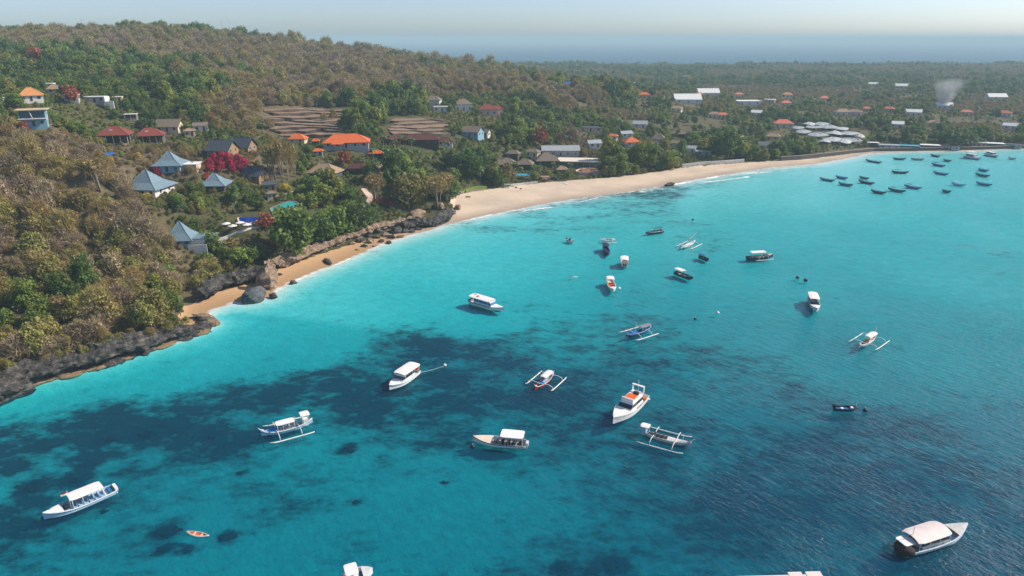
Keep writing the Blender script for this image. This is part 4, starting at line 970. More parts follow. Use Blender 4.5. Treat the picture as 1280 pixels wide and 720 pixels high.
def build_garden():
    pool('deep blue infinity pool on the cliff terrace', [(297,273),(302,267),(314,265),(328,266),(331,271),(324,277),(310,279),(299,278)], M_POOLB, M_PINK)
    pool('long turquoise pool right of the deep blue pool', [(338,260),(350,255),(362,251),(373,252),(371,257),(356,262),(341,266)], M_POOLT)
    for i, (x, y) in enumerate([(284,288),(292,290),(301,286),(310,290)]):
        parasol(['white parasol nearest the pyramid-roofed villa', 'second white parasol from the pyramid-roofed villa', 'third white parasol from the pyramid-roofed villa', 'white parasol below the deep blue pool'][i], x, y, M_WHITE, 1.6, 'white parasols on the cliff terrace')
    wall_run('terrace_wall', 'pale terrace wall below the parasols on the cliff edge', [(262,305),(285,300),(305,294),(325,286)], .8, .5, M_WHITE)
    wall_run('retaining_wall', 'stone retaining wall under the turquoise pool', [(336,276),(355,270),(374,262)], .6, .6, M_STONE)
    wall_run('garden_path', 'pale garden path winding above the turquoise pool', [(345,246),(358,243),(372,238)], .15, 1.6, M_STONE, 'path')
    wall_run('garden_path', 'sandy lane running down between the dark red cottage and the flowering tree', [(455,236),(462,246),(458,256),(450,262)], .15, 3.0, M_PINK, 'path')
    # blue tarpaulin
    p = ground_at(137, 199); t = thing('tarpaulin_shelter', 'bright blue tarpaulin shelter below the red pavilions', 'tarpaulin', tuple(p)); reserve(p, 2.5, 6, 14)
    MB().add([(-2.1,-1.2,1.9),(2.1,-1.2,1.8),(2.1,1.2,2.3),(-2.1,1.2,2.4),(-2.1,-1.2,1.86),(2.1,-1.2,1.76),(2.1,1.2,2.26),(-2.1,1.2,2.36)], [(0,1,2,3),(7,6,5,4),(0,4,5,1),(1,5,6,2),(2,6,7,3),(3,7,4,0)]).build('sheet', M_BLUET, t)
    for x in (-2, 2):
        for y in (-1.1, 1.1): MB().tube([(x,y,-1),(x,y,1.8 if y < 0 else 2.25)], .05, 5).build('pole', M_WOOD, t)
    p = ground_at(648, 166); t = thing('water_tank', 'small bright blue water tank in the trees below the ridge villas', 'tank', tuple(p)); reserve(p, 2.5, 8, 22)
    mb = MB(); n = 12; mb.tube([(0,0,-.5),(0,0,2.4),(0,0,3.0),(0,0,3.2)], [1.3,1.3,1.0,.4], n); mb.build('tank_body', M_BLUET, t); MB().tube([(0,0,3.2),(0,0,3.4)], .35, 8).build('lid', M_BLACK, t)
    # terraced fields
    for k, (rows, xa, xb, lab) in enumerate([([172,167,162.5,158,153.5,149,144.5,140,136.5], (348,332), (424,436), 'terraced dry field with low earth banks above the orange roofs'),
                                             ([170,165.5,161,156.5,152.5,149], (486,494), (562,553), 'smaller terraced dry field above the long dark red roof')]):
        c = ground_at((xa[0]+xb[0])/2, rows[0]); t = thing('terraced_field', lab, 'terraced field', (c[0], c[1], c[2]))
        L = []
        for i, y in enumerate(rows):
            f = i / (len(rows) - 1); x0 = xa[0] + (xa[1]-xa[0])*f + 7*math.sin(i*2.3+k); x1 = xb[0] + (xb[1]-xb[0])*f + 8*math.sin(i*1.7+2*k)
            L.append([ground_at(x, y + 1.1*math.sin(x*.07+i*1.3) + .5*math.sin(x*.21+i*2.7)) for x in np.linspace(x0, x1, 14)])
        L = np.array(L)
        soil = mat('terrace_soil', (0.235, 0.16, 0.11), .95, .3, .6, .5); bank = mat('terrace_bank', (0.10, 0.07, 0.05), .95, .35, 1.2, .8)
        for i in range(len(rows) - 1):
            a = L[i]; b = L[i+1]; n = len(a); z = np.maximum(b[:, 2], a[:, 2] + .5) + .12
            vs = [(p[0]-c[0], p[1]-c[1], p[2]-c[2]-1.0) for p in a] + [(p[0]-c[0], p[1]-c[1], zz-c[2]) for p, zz in zip(a, z)] + [(p[0]-c[0], p[1]-c[1], zz-c[2]-.05) for p, zz in zip(b, z)]
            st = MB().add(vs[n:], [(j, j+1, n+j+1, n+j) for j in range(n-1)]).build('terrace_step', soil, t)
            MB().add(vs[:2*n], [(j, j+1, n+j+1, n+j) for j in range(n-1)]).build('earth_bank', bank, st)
        for q in L.reshape(-1, 3): BLOCK.append((q[0], q[1], 6.5))
        for x in np.linspace(xa[0], xb[0], 8):
            q = ground_at(x, rows[0] + 3)
            for kk in range(4): LOWZ.append((q[0], q[1] - kk * 8, 8))
    # beach front
    wall_run('beach_wall', 'long white wall at the back of the beach', [(852,209),(880,206.5),(905,204.5),(930,202.5)], 1.7, .4, M_GREYW, cap=M_WHITE)
    wall_run('sea_wall', 'dark stone sea wall at the right end of the beach', [(975,201),(1000,199.5),(1024,197)], 2.6, 1.2, M_DSTONE, cap=M_STONE)
    wall_run('sea_wall', 'dark stone shore wall behind the anchored fleet', [(1024,196),(1060,192),(1092,189),(1140,188.5),(1200,187.5),(1290,185)], 2.0, 1.5, M_DSTONE, cap=M_STONE)
    wall_run('garden_wall', 'pale garden wall at the back of the beach below the blue awning', [(638,233),(655,231),(672,229)], 1.1, .4, M_GREYW)
    wall_run('garden_wall', 'low stone wall around the lawn at the left end of the beach', [(570,243),(585,240),(605,238)], .9, .5, M_STONE)
    wall_run('lawn', 'strip of bright lawn above the left end of the beach', [(578,238),(592,236),(606,234)], .3, 5.0, mat('lawn_green', (.16,.24,.03), .9, .25, .6), 'lawn')
    # curved restaurant terrace
    p = ground_at(738, 219); t = thing('restaurant_terrace', 'curved brown-tiled terrace in front of the flat-roofed restaurant', 'terrace', tuple(p)); n = 18; w = 32 * mpp(p) / 2; dd = 9
    tile = mat('terrace_tiles_brown', (0.30, 0.12, 0.07), .7, .25, .8)
    rim = [(w*math.cos(a), 5 + dd*math.sin(a)*(1 if math.sin(a) > 0 else .55)) for a in np.linspace(0, 2*math.pi, n+1)[:-1]]
    MB().add([(x,y,.9) for x,y in rim] + [(x,y,-2) for x,y in rim], [tuple(range(n))] + [(i, n+i, n+(i+1)%n, (i+1)%n) for i in range(n)]).build('paving', tile, t)
    MB().add([(x*1.02,y*1.01,1.5) for x,y in rim] + [(x*1.10,y*1.06,1.5) for x,y in rim] + [(x*1.10,y*1.06,-2) for x,y in rim] + [(x*1.02,y*1.01,.905) for x,y in rim],
             [(i, n+i, n+(i+1)%n, (i+1)%n) for i in range(n)] + [(n+i, 2*n+i, 2*n+(i+1)%n, n+(i+1)%n) for i in range(n)] + [(3*n+i, i, (i+1)%n, 3*n+(i+1)%n) for i in range(n)]).build('parapet', M_PINK, t)
    reserve(p, w * 1.1, 10, 20)
    # red stall, parked car, awning, beanbags
    p = ground_at(681, 226); t = thing('beach_stall', 'red beach stall beside the black car', 'stall', tuple(p)); reserve(p, 4, 8, 16)
    MB().box(-2,2,-1.4,1.4,-.5,2.2).build('booth', M_REDP, t); MB().box(-2.3,2.3,-2.2,1.6,2.21,2.4).build('stall_roof', M_THATCHT, t); MB().box(-1.5,1.5,-1.46,-1.403,1.0,1.9).build('hatch', M_WHITE, t)
    p = ground_at(693, 224.5); car('black car parked beside the red beach stall', p, R(-12), M_BLACK); reserve(p, 4, 8, 16)
    p = ground_at(655, 224); t = thing('awning', 'teal-blue awning over the beach garden', 'awning', tuple(p), R(-6)); reserve(p, 6, 6, 16)
    MB().add([(-5,-2,2.2),(5,-2.2,2.4),(6,2,2.9),(-4.4,2,2.5),(-5,-2,2.15),(5,-2.2,2.35),(6,2,2.85),(-4.4,2,2.45)], [(0,1,2,3),(7,6,5,4),(0,4,5,1),(1,5,6,2),(2,6,7,3),(3,7,4,0)]).build('canvas', M_TEALAW, t)
    for x, y, z in ((-4.8,-1.9,2.2),(4.8,-2.0,2.4),(5.6,1.8,2.85),(-4.2,1.8,2.45)): MB().tube([(x,y,-1),(x,y,z-.06)], .06, 5).build('pole', M_WOOD, t)
    for i, (x, y) in enumerate([(645,235),(651,236.5)]):
        p = ground_at(x, y); t = thing('beanbag_seat', ['dark beanbag seat on the beach, nearer the garden wall', 'dark beanbag seat on the beach, nearer the water'][i], 'beanbag', tuple(p), i * .7)
        blob(MB(), .75, .55, .08, i + 3, squash=.75).build('cushion', M_BLACK, t)
    p = ground_at(634, 235); t = thing('beach_buggy', 'pale blue and white water-sports rack at the left of the beach wall', 'rack', tuple(p)); t.name = 'water_sports_rack'
    for z in (.4, 1.1, 1.8): MB().box(-1.5, 1.5, -.5, .5, z, z+.16).build('board', M_WHITE if z != 1.1 else M_TEALAW, t)
    for x in (-1.2, 1.2): MB().tube([(x, .56, -.4), (x, .56, 2.1)], .05, 5).build('upright', M_WOOD, t)
    for i, (x, y) in enumerate([(706,230),(709,231)]):
        p = ground_at(x, y); t = thing('sun_lounger', ['white sun lounger on the beach, left of two', 'white sun lounger on the beach, right of two'][i], 'sun lounger', tuple(p), R(20), 'white sun loungers on the beach')
        MB().box(-.35,.35,-.9,.45,.28,.36).build('seat', M_WHITE, t); MB().add([(-.35,.45,.36),(.35,.45,.36),(.35,1.0,.8),(-.35,1.0,.8),(-.35,.45,.28),(.35,.45,.28),(.35,1.05,.73),(-.35,1.05,.73)], [(0,1,2,3),(7,6,5,4),(0,4,5,1),(1,5,6,2),(2,6,7,3),(3,7,4,0)]).build('backrest', M_WHITE, t)
        for lx in (-.3,.3):
            for ly in (-.8,.4): MB().box(lx-.03,lx+.03,ly-.03,ly+.03,-.1,.28).build('leg', M_WHITE, t)
    # masts on the skyline
    for i, (x, yb, yt, Y, lab) in enumerate([(105, 42, 24, 900, 'thin lattice radio mast on the far left skyline'), (279, 44, 26, 800, 'left one of the two short masts on the hill skyline'),
            (288, 46, 25, 790, 'right one of the two short masts on the hill skyline'), (905, 84, 66, 1750, 'lone radio mast rising from the far woods of the plain')]):
        a = at_Y(x, yb, Y); g = float(ground_z(a[0], a[1])); b = at_Y(x, yt, Y); h = max(b[2] - g, 8); s = mpp((a[0], a[1], g)) * .5
        t = thing('radio_mast', lab, 'mast', (a[0], a[1], g)); mb = MB(); wv = s
        for k in range(3):
            an = k * 2.094; mb.tube([(wv*math.cos(an), wv*math.sin(an), -1), (wv*.4*math.cos(an), wv*.4*math.sin(an), h)], s * .28, 4)
        nb = 10
        for j in range(nb):
            for k in range(3):
                a0 = k*2.094; a1 = (k+1)*2.094; q0 = wv*(1-.6*j/nb); q1 = wv*(1-.6*(j+1)/nb)
                mb.tube([(q0*math.cos(a0), q0*math.sin(a0), h*j/nb), (q1*math.cos(a1), q1*math.sin(a1), h*(j+1)/nb)], s * .12, 3)
        mb.build('lattice', M_METAL, t); MB().tube([(0,0,h*.98),(0,0,h*1.08)], s*.15, 4).build('antenna', M_METAL, t)
    p = at_Y(223, 42, 780); g = float(ground_z(p[0], p[1])); t = thing('cypress_tree', 'dark narrow upright tree on the hill skyline', 'tree', (p[0], p[1], g))
    MB().tube([(0,0,-1),(0,0,4)], .2, 5).build('trunk', BARK, t)
    r = np.random.default_rng(9); cl = [(r.normal()*.2, r.normal()*.2, 2.0+k*.62, .9-.06*k) for k in range(10)]
    V, Q, va = leaf_quads(r, cl, 36, .25); me = fast_mesh('cypress_crown', V, Q, [L_DARK], False); set_attr(me, 'leafvar', va); mkobj('crown', me, t)

def blob(mb, rx, ry, amp, seed, squash=.7, sub=3, ry2=None, strata=0.0):
    bm = bmesh.new(); bmesh.ops.create_icosphere(bm, subdivisions=sub, radius=1.0)
    for v in bm.verts:
        n = mnoise.fractal(v.co * 1.4 + Vector((seed * 7.3, seed * 1.7, 0)), 1.0, 2.0, 4) * amp * 2.2
        n += mnoise.noise(v.co * 4.5 + Vector((seed, 0, seed * 3))) * amp * .5
        k = 1 + n
        if strata: k += strata * math.sin(v.co.z * 11 + 2 * mnoise.noise(v.co * 2))
        v.co = Vector((v.co.x * rx * k, v.co.y * ry * k, v.co.z * rx * squash * k))
    bm.verts.ensure_lookup_table()
    mb.add([v.co[:] for v in bm.verts], [[w.index for w in f.verts] for f in bm.faces], 0, sub > 2); bm.free(); return mb

def car(label, p, rz, m):
    t = thing('parked_car', label, 'car', (p[0], p[1], p[2] + .02), rz)
    prof = [(-2.1,.35),(-2.1,.85),(-1.7,.95),(-1.2,1.5),(.5,1.5),(1.1,.98),(2.0,.85),(2.15,.6),(2.1,.35)]
    n = len(prof); vs = [(x,-.85,z) for x,z in prof] + [(x,.85,z) for x,z in prof]
    MB().add(vs, [tuple(range(n))[::-1], tuple(range(n, 2*n))] + [(i, (i+1)%n, n+(i+1)%n, n+i) for i in range(n)]).build('body', m, t)
    for s in (-1, 1): MB().add([(-1.5,s*.855,1.0),(-1.1,s*.855,1.42),(.42,s*.855,1.42),(.85,s*.855,1.0)], [(0,1,2,3)]).build('side_window', M_GLASS, t)
    MB().add([(.54,-.75,1.47),(.54,.75,1.47),(1.06,.75,1.03),(1.06,-.75,1.03)], [(3,2,1,0)]).build('windscreen', M_GLASS, t).location = (.02, 0, .02)
    for x in (-1.35, 1.35):
        for s in (-1, 1): MB().tube([(x, s*.70, .33), (x, s*.88, .33)], .33, 12).build('wheel', M_BLACK, t)
    for s in (-1, 1): MB().box(2.08, 2.17, s*.62-.16, s*.62+.16, .62, .76).build('headlight', M_WHITE, t)
build_garden()
# ------------------------------------------------------------------ cliffs and rocks
def rock_mat(name, dark, mid, light, scale=0.5):
    m, nt, out = new_mat(name)
    geo = nt.nodes.new('ShaderNodeNewGeometry'); pos = geo.outputs['Position']
    f = noise_fac(nt, scale, 8, 0.7, pos, stretch=(1, 1, 2.2)); f2 = noise_fac(nt, scale * 6, 5, 0.7, pos)
    c = ramp(nt, math_n(nt, 'ADD', math_n(nt, 'MULTIPLY', f, .75), math_n(nt, 'MULTIPLY', f2, .25)), [(0.36, dark), (0.5, mid), (0.66, light)])
    b = nt.nodes.new('ShaderNodeBsdfPrincipled'); b.inputs['Roughness'].default_value = .92; b.inputs['Specular IOR Level'].default_value = .2
    nt.links.new(c, b.inputs['Base Color'])
    bp = nt.nodes.new('ShaderNodeBump'); bp.inputs['Strength'].default_value = .9; bp.inputs['Distance'].default_value = .5
    nt.links.new(noise_fac(nt, scale * 3, 8, .75, pos, stretch=(1, 1, 1.8)), bp.inputs['Height']); nt.links.new(bp.outputs[0], b.inputs['Normal'])
    nt.links.new(b.outputs[0], out.inputs[0]); return m
M_ROCK = rock_mat('cliff_limestone_dark', (.02, .02, .023), (.062, .058, .055), (.21, .19, .165))
M_ROCKT = rock_mat('cliff_limestone_tan', (.09, .06, .042), (.26, .185, .13), (.47, .36, .26))
M_BOULDER = rock_mat('boulder_blue_grey', (.04, .05, .055), (.10, .115, .12), (.22, .23, .22), .7)

def resample(P2, step):
    seg = np.linalg.norm(np.diff(P2, axis=0), axis=1); s = np.r_[0, np.cumsum(seg)]; n = max(3, int(s[-1] / step) + 1)
    q = np.linspace(0, s[-1], n); return np.c_[np.interp(q, s, P2[:, 0]), np.interp(q, s, P2[:, 1])]

def cliff(name, label, base_px, heights, m, notch=1.0, over=0.8, back=5.0, rough=0.9, ledge=None, seed=0, seaward=0.6, plan=None):
    P2 = np.array([at_z(x, y)[:2] for x, y in base_px]) if plan is None else plan
    hh0 = np.array(heights, float); P3 = resample(P2, 0.7); n = len(P3)
    H = np.interp(np.linspace(0, 1, n), np.linspace(0, 1, len(hh0)), hh0)
    H = H * np.array([.95 + .28 * mnoise.noise(Vector((i * .08, seed * 3.1, 0))) + .12 * mnoise.noise(Vector((i * .4, seed * 1.7, 4))) for i in range(n)])
    T = np.gradient(P3, axis=0); T /= np.linalg.norm(T, axis=1)[:, None] + 1e-9; k = np.ones(7) / 7
    for a in (0, 1): T[:, a] = np.convolve(np.pad(T[:, a], 3, 'edge'), k, 'valid')
    T /= np.linalg.norm(T, axis=1)[:, None]; IN = np.c_[-T[:, 1], T[:, 0]]
    c = P3[n // 2]; t = thing(name, label, 'cliff', (c[0], c[1], 0))
    rows = 16; V = []; 
    for j in range(rows + 3):
        for i in range(n):
            if j <= rows:
                v = j / rows; z = -1.2 + v * (H[i] + 1.2)
                off = -seaward + 1.25 * notch * math.exp(-((z - .9) / .8) ** 2) - over * math.exp(-((v - .55) / .25) ** 2) + 1.6 * max(0, v - .75) * 4 * .5
            else:
                z = H[i] + (-.2 if j == rows + 1 else -2.2); off = 1.2 + back * (j - rows) * .22
            off += 1.3 * mnoise.noise(Vector((i * .09, seed * 2.3, 1))) + .7 * mnoise.noise(Vector((i * .35, z * .3, seed)))
            if j <= rows: off += .55 * (math.floor(v * 4 + .8 * mnoise.noise(Vector((i * .15, 3, seed)))) - 1.5)
            p = Vector((P3[i, 0] + IN[i, 0] * off, P3[i, 1] + IN[i, 1] * off, z))
            q = Vector((p.x * .22, p.y * .22, p.z * .42 + seed * 9))
            vd = mnoise.voronoi(Vector((p.x * .5, p.y * .5, p.z * .35 + seed)))[0]; crev = min(1.0, (vd[1] - vd[0]) * 2.2)
            dsp = (mnoise.fractal(q, 1.0, 2.1, 6) * 1.25 + mnoise.noise(q * 4.3) * .5 + crev * .45 - .3) * rough * (0.25 if z < -.5 else 1)
            dz = mnoise.noise(q * 2.1 + Vector((5, 5, 5))) * .8 * rough * (j > 3)
            V.append((p.x - IN[i, 0] * dsp - c[0], p.y - IN[i, 1] * dsp - c[1], p.z + dz))
    R2 = rows + 3; Q = []
    for j in range(R2 - 1):
        for i in range(n - 1): Q.append((j*n+i, j*n+i+1, (j+1)*n+i+1, (j+1)*n+i))
    me = fast_mesh('rock_face', np.array(V), np.array(Q), [m], False); mkobj('rock_face', me, t)
    if ledge is not None:
        V = []; 
        for j, (o, z) in enumerate([(-1.5, -.9), (-1.35, .12), (-.4, .4), (1.2, .5)]):
            for i in range(n):
                w = mnoise.fractal(Vector((P3[i, 0] * .25, P3[i, 1] * .25, seed)), 1, 2, 4) * 1.3
                V.append((P3[i, 0] + IN[i, 0] * (o + (w if j < 3 else 0)) - c[0], P3[i, 1] + IN[i, 1] * (o + (w if j < 3 else 0)) - c[1], z + (mnoise.noise(Vector((P3[i, 0], P3[i, 1], j))) * .2 if j else 0)))
        Q = [(j*n+i, j*n+i+1, (j+1)*n+i+1, (j+1)*n+i) for j in range(3) for i in range(n - 1)]
        mkobj('wave_cut_ledge', fast_mesh('wave_cut_ledge', np.array(V), np.array(Q), [ledge], False), t)
    for i in range(0, n, 2): BLOCK.append((P3[i, 0] - IN[i, 0] * .8, P3[i, 1] - IN[i, 1] * .8, 1.5))
    return t

def boulder(label, px, py, wpx, aspect=.8, squash=.6, m=None, seed=1, sub=3, amp=.16, group=None, strata=0, z=None, sink=.25):
    p = ground_at(px, py) if z is None else at_z(px, py, z); s = mpp(p); r = wpx * s / 2
    t = blob(MB(), r, r * aspect, amp, seed, squash, sub, strata=strata).build('boulder', m or M_ROCK)
    t.location = (p[0], p[1] + r * aspect * .6, p[2] + r * squash * (1 - 2 * sink) * .9); t.rotation_euler = (0, 0, seed * 1.3)
    tag(t, label, 'rock', group); BLOCK.append((p[0], p[1] + r * .6, r)); return t

def build_rocks():
    ledge = rock_mat('ledge_sandstone', (.12, .075, .045), (.27, .18, .11), (.42, .30, .19), .6)
    cliff('sea_cliff', 'dark grey limestone sea cliff along the water below the brown bushes', [(-90,512),(-40,502),(0,494),(40,478),(80,469),(130,456),(165,444),(200,432.5),(240,420)], [5.6,5.6,6,5.4,5.4,5.8,5.4,4.6,3.4], M_ROCK, 1.4, 1.3, 4, 1.0, ledge, 1)
    cliff('rocky_point', 'jagged dark rock point at the end of the sea cliff', [(238,421),(255,414),(268,406),(262,399),(252,394)], [3.2,2.8,2.0,1.6,1.2], M_ROCK, .8, .6, 3, .8, ledge, 2)
    cliff('corner_cliff', 'pale-streaked dark rock at the lower left corner of the shore', [(-40,512),(-8,500),(14,490),(24,484)], [5,6,5,3], M_ROCK, 1.0, 1.4, 4, 1.0, ledge, 3, seaward=3.2)
    def plan(pts): return np.array([ground_at(x, y)[:2] for x, y in pts])
    cliff('cave_cliff', 'dark rock cliff with an undercut cave behind the little cove', None, [5,6,6.5,6,5.5], M_ROCK, 3.4, 1.6, 3, 1.0, None, 4, plan=plan([(252,378),(275,364),(300,357),(322,354),(338,350)]))
    cliff('pillar_cliff', 'upright tan rock pillar at the left end of the orange beach', None, [6,7.5,6], M_ROCKT, .5, .3, 2, .8, None, 5, plan=plan([(322,360),(336,362),(344,352),(346,342)]))
    cliff('low_cliff', 'low brown overhanging rock bank under the round green tree', None, [4,5,5,4,4], M_ROCKT, 2.0, 1.2, 3, .8, None, 6, plan=plan([(346,338),(362,333),(385,322),(410,312),(430,305)]))
    cliff('brown_bank', 'brown rock bank behind the strewn boulders', None, [3.0,4,4.5,5,4.5], M_ROCKT, 1.6, .9, 3, .9, None, 7, plan=plan([(430,304),(455,296),(480,290),(500,285),(520,281)]))
    cliff('ledge_outcrop', 'layered dark rock outcrop between the orange beach and the long pale beach', None, [3.5,4.4,5.0,4.6,3.2], M_ROCK, 1.6, 1.4, 4, .9, None, 8, plan=plan([(505,288),(525,286),(545,283),(560,277),(565,268)]))
    boulder('large rounded blue-grey boulder at the edge of the cove', 315, 377, 36, .75, .6, M_BOULDER, 1, 4, .1, z=0)
    boulder('small dark rock in the water right of the big boulder', 341, 373, 11, .8, .7, M_ROCK, 2, 3, .2, z=0)
    boulder('small dark rock at the waterline of the orange beach', 366, 355, 9, .8, .6, M_ROCK, 3, 3, .2, z=0)
    boulder('long flat dark rock on the orange beach near the water', 409, 329, 24, .35, .22, M_ROCK, 4, 3, .15)
    boulder('flat dark rock on the lower orange beach', 347, 345, 10, .6, .35, M_ROCK, 5, 3, .15)
    boulder('dark angular block of rock at the back of the orange beach', 355, 332, 34, .5, .42, M_ROCKT, 6, 3, .14)
    rr = random.Random(4); pts = [(440,306,10),(449,303,12),(455,309,9),(462,304,13),(470,298,11),(476,303,9),(482,296,14),(489,299,10),(495,292,16),(500,297,9),(506,291,11),(486,305,8),(447,313,7),(515,291,10),(522,288,9),(468,309,7),(461,297,9),(474,292,12)]
    for i, (x, y, w) in enumerate(pts):
        boulder(('dark' if i % 3 else 'tan') + ' boulder strewn on the orange beach, ' + ('left group near the row of green trees' if x < 458 else 'middle group below the brown bank' if x < 484 else 'right group beside the layered outcrop'), x, y, w, rr.uniform(.6, .9), rr.uniform(.4, .65), M_ROCK if i % 3 else M_ROCKT, 10 + i, 2, .2, 'boulders strewn on the orange beach')
    boulder('weathered rock at the right foot of the layered outcrop', 572, 262, 12, .7, .6, M_ROCKT, 40, 3, .2)
    boulder('driftwood-coloured rock on the pale beach', 585, 247, 7, .5, .35, M_ROCKT, 41, 2, .2)
    boulder('pale rock ledge above the layered outcrop', 520, 272, 30, .6, .4, M_ROCKT, 42, 3, .16, strata=.03)
    boulder('tan rock knob under the flowering tree', 548, 262, 16, .7, .7, M_ROCKT, 43, 3, .18)
    boulder('dark reef rock awash in the surf of the long beach', 838, 232, 17, .5, .25, M_ROCK, 44, 3, .2, z=0)
    # reef heads on the sea bed, seen dark through the water
    heads = [(436,563,24),(211,666,46)]; heads = [(436,563,26),(211,666,46),(285,672,34),(205,688,26),(186,544,30),(138,551,22),(445,628,14),(556,604,14),(130,640,16),(265,548,16),(300,592,14),(700,712,22),(765,708,34),(735,716,20),(95,602,26),(40,612,30),(235,690,16)]
    for i, (x, y, w) in enumerate(heads):
        p = at_z(x, y, 0); d = -float(ground_z(p[0], p[1])); q = at_z(x, y, -d); g = -float(ground_z(q[0], q[1])); s = mpp(q); r = w * s / 2 * .62
        mb = blob(MB(), r * .8, r * .6, .5, i + 60, .30, 3); o = mb.build('coral_head', mat('reef_dark', (.016, .022, .022), .95, .4, .8, .8)); o.location = (q[0], q[1], -g + .1)
        tag(o, ['dark round coral head under the water left of the red-striped boat', 'large dark coral head beside the orange paddle canoe, left', 'dark coral head right of the orange paddle canoe',
                'small dark coral head below the large one by the canoe'][i] if i < 4 else 'dark coral head under the water of the lower bay', 'coral', None if i < 4 else 'scattered coral heads in the bay')
build_rocks()
# ------------------------------------------------------------------ vegetation
PLACES = [(60,420,'on the bank above the dark sea cliff'),(160,400,'on the bank above the dark sea cliff'),(40,330,'on the steep brown slope at the left'),(150,320,'on the steep brown slope at the left'),
    (60,240,'on the upper brown slope at the left'),(150,260,'on the slope below the blue-roofed villas'),(100,190,'below the two red pavilions'),(165,200,'below the two red pavilions'),
    (60,150,'beside the blue glass-fronted house'),(110,140,'below the white terrace walls'),(60,90,'on the upper left hilltop'),(180,110,'on the upper left hilltop'),
    (240,130,'on the slope above the grey thatched house'),(240,230,'among the blue-roofed villas'),(300,240,'among the blue-roofed villas'),(250,180,'above the magenta bougainvillea'),
    (330,190,'by the dark A-frame houses'),(290,270,'by the deep blue pool'),(260,320,'on the cliff above the little cove'),(320,310,'on the cliff above the little cove'),
    (350,280,'above the orange beach'),(410,280,'above the orange beach'),(450,270,'above the strewn boulders'),(400,230,'below the long orange roof'),(450,230,'below the long orange roof'),
    (340,150,'left of the terraced field'),(380,130,'above the terraced field'),(450,160,'between the two terraced fields'),(500,130,'above the smaller terraced field'),(490,200,'below the long dark red roof'),
    (540,200,'below the long dark red roof'),(520,240,'above the layered rock outcrop'),(590,200,'at the left end of the pale beach'),(600,160,'below the ridge villas'),(640,160,'below the ridge villas'),
    (560,110,'on the hill above the ridge villas'),(650,110,'on the hill above the ridge villas'),(650,205,'around the thatched beach huts'),(700,180,'behind the sheet-roofed building'),(750,190,'behind the flat-roofed restaurant'),
    (790,200,'behind the middle of the pale beach'),(860,190,'behind the white beach wall'),(950,185,'behind the right end of the beach'),(740,140,'on the wooded slope behind the beach'),(850,150,'on the wooded flat behind the beach'),
    (1000,190,'beside the white shell roofs'),(1080,170,'beside the white shell roofs'),(1150,165,'behind the right-hand shore'),(1230,165,'behind the right-hand shore'),(300,90,'on the long brown ridge'),(400,90,'on the long brown ridge'),(470,95,'on the long brown ridge'),(200,60,'on the hill skyline'),(300,60,'on the hill skyline')]
_plp = np.array([(a, b) for a, b, _ in PLACES], float)
def place_of(px, py):
    d = ((_plp[:, 0] - px) ** 2 + (1.6 * (_plp[:, 1] - py)) ** 2); return PLACES[int(np.argmin(d))][2]

SPECIAL_LABELS = {}
def sp(key, px, py, wpx, label, group=None, hscale=1.0):
    p = ground_at(px, py); ki = KI[key]; s = wpx * mpp(p) / 2 / KINDS[ki]['rad']
    plant(ki, p[0], p[1], s, label, group, None, s * hscale); BLOCK.append((p[0], p[1], s * KINDS[ki]['rad'] * .75))
    v = -p[:2] / np.linalg.norm(p[:2]); LOWZ.append((p[0] + v[0] * s * 2.5, p[1] + v[1] * s * 2.5, s * 2.5)); LOWZ.append((p[0] + v[0] * s * 5, p[1] + v[1] * s * 5, s * 2.5))

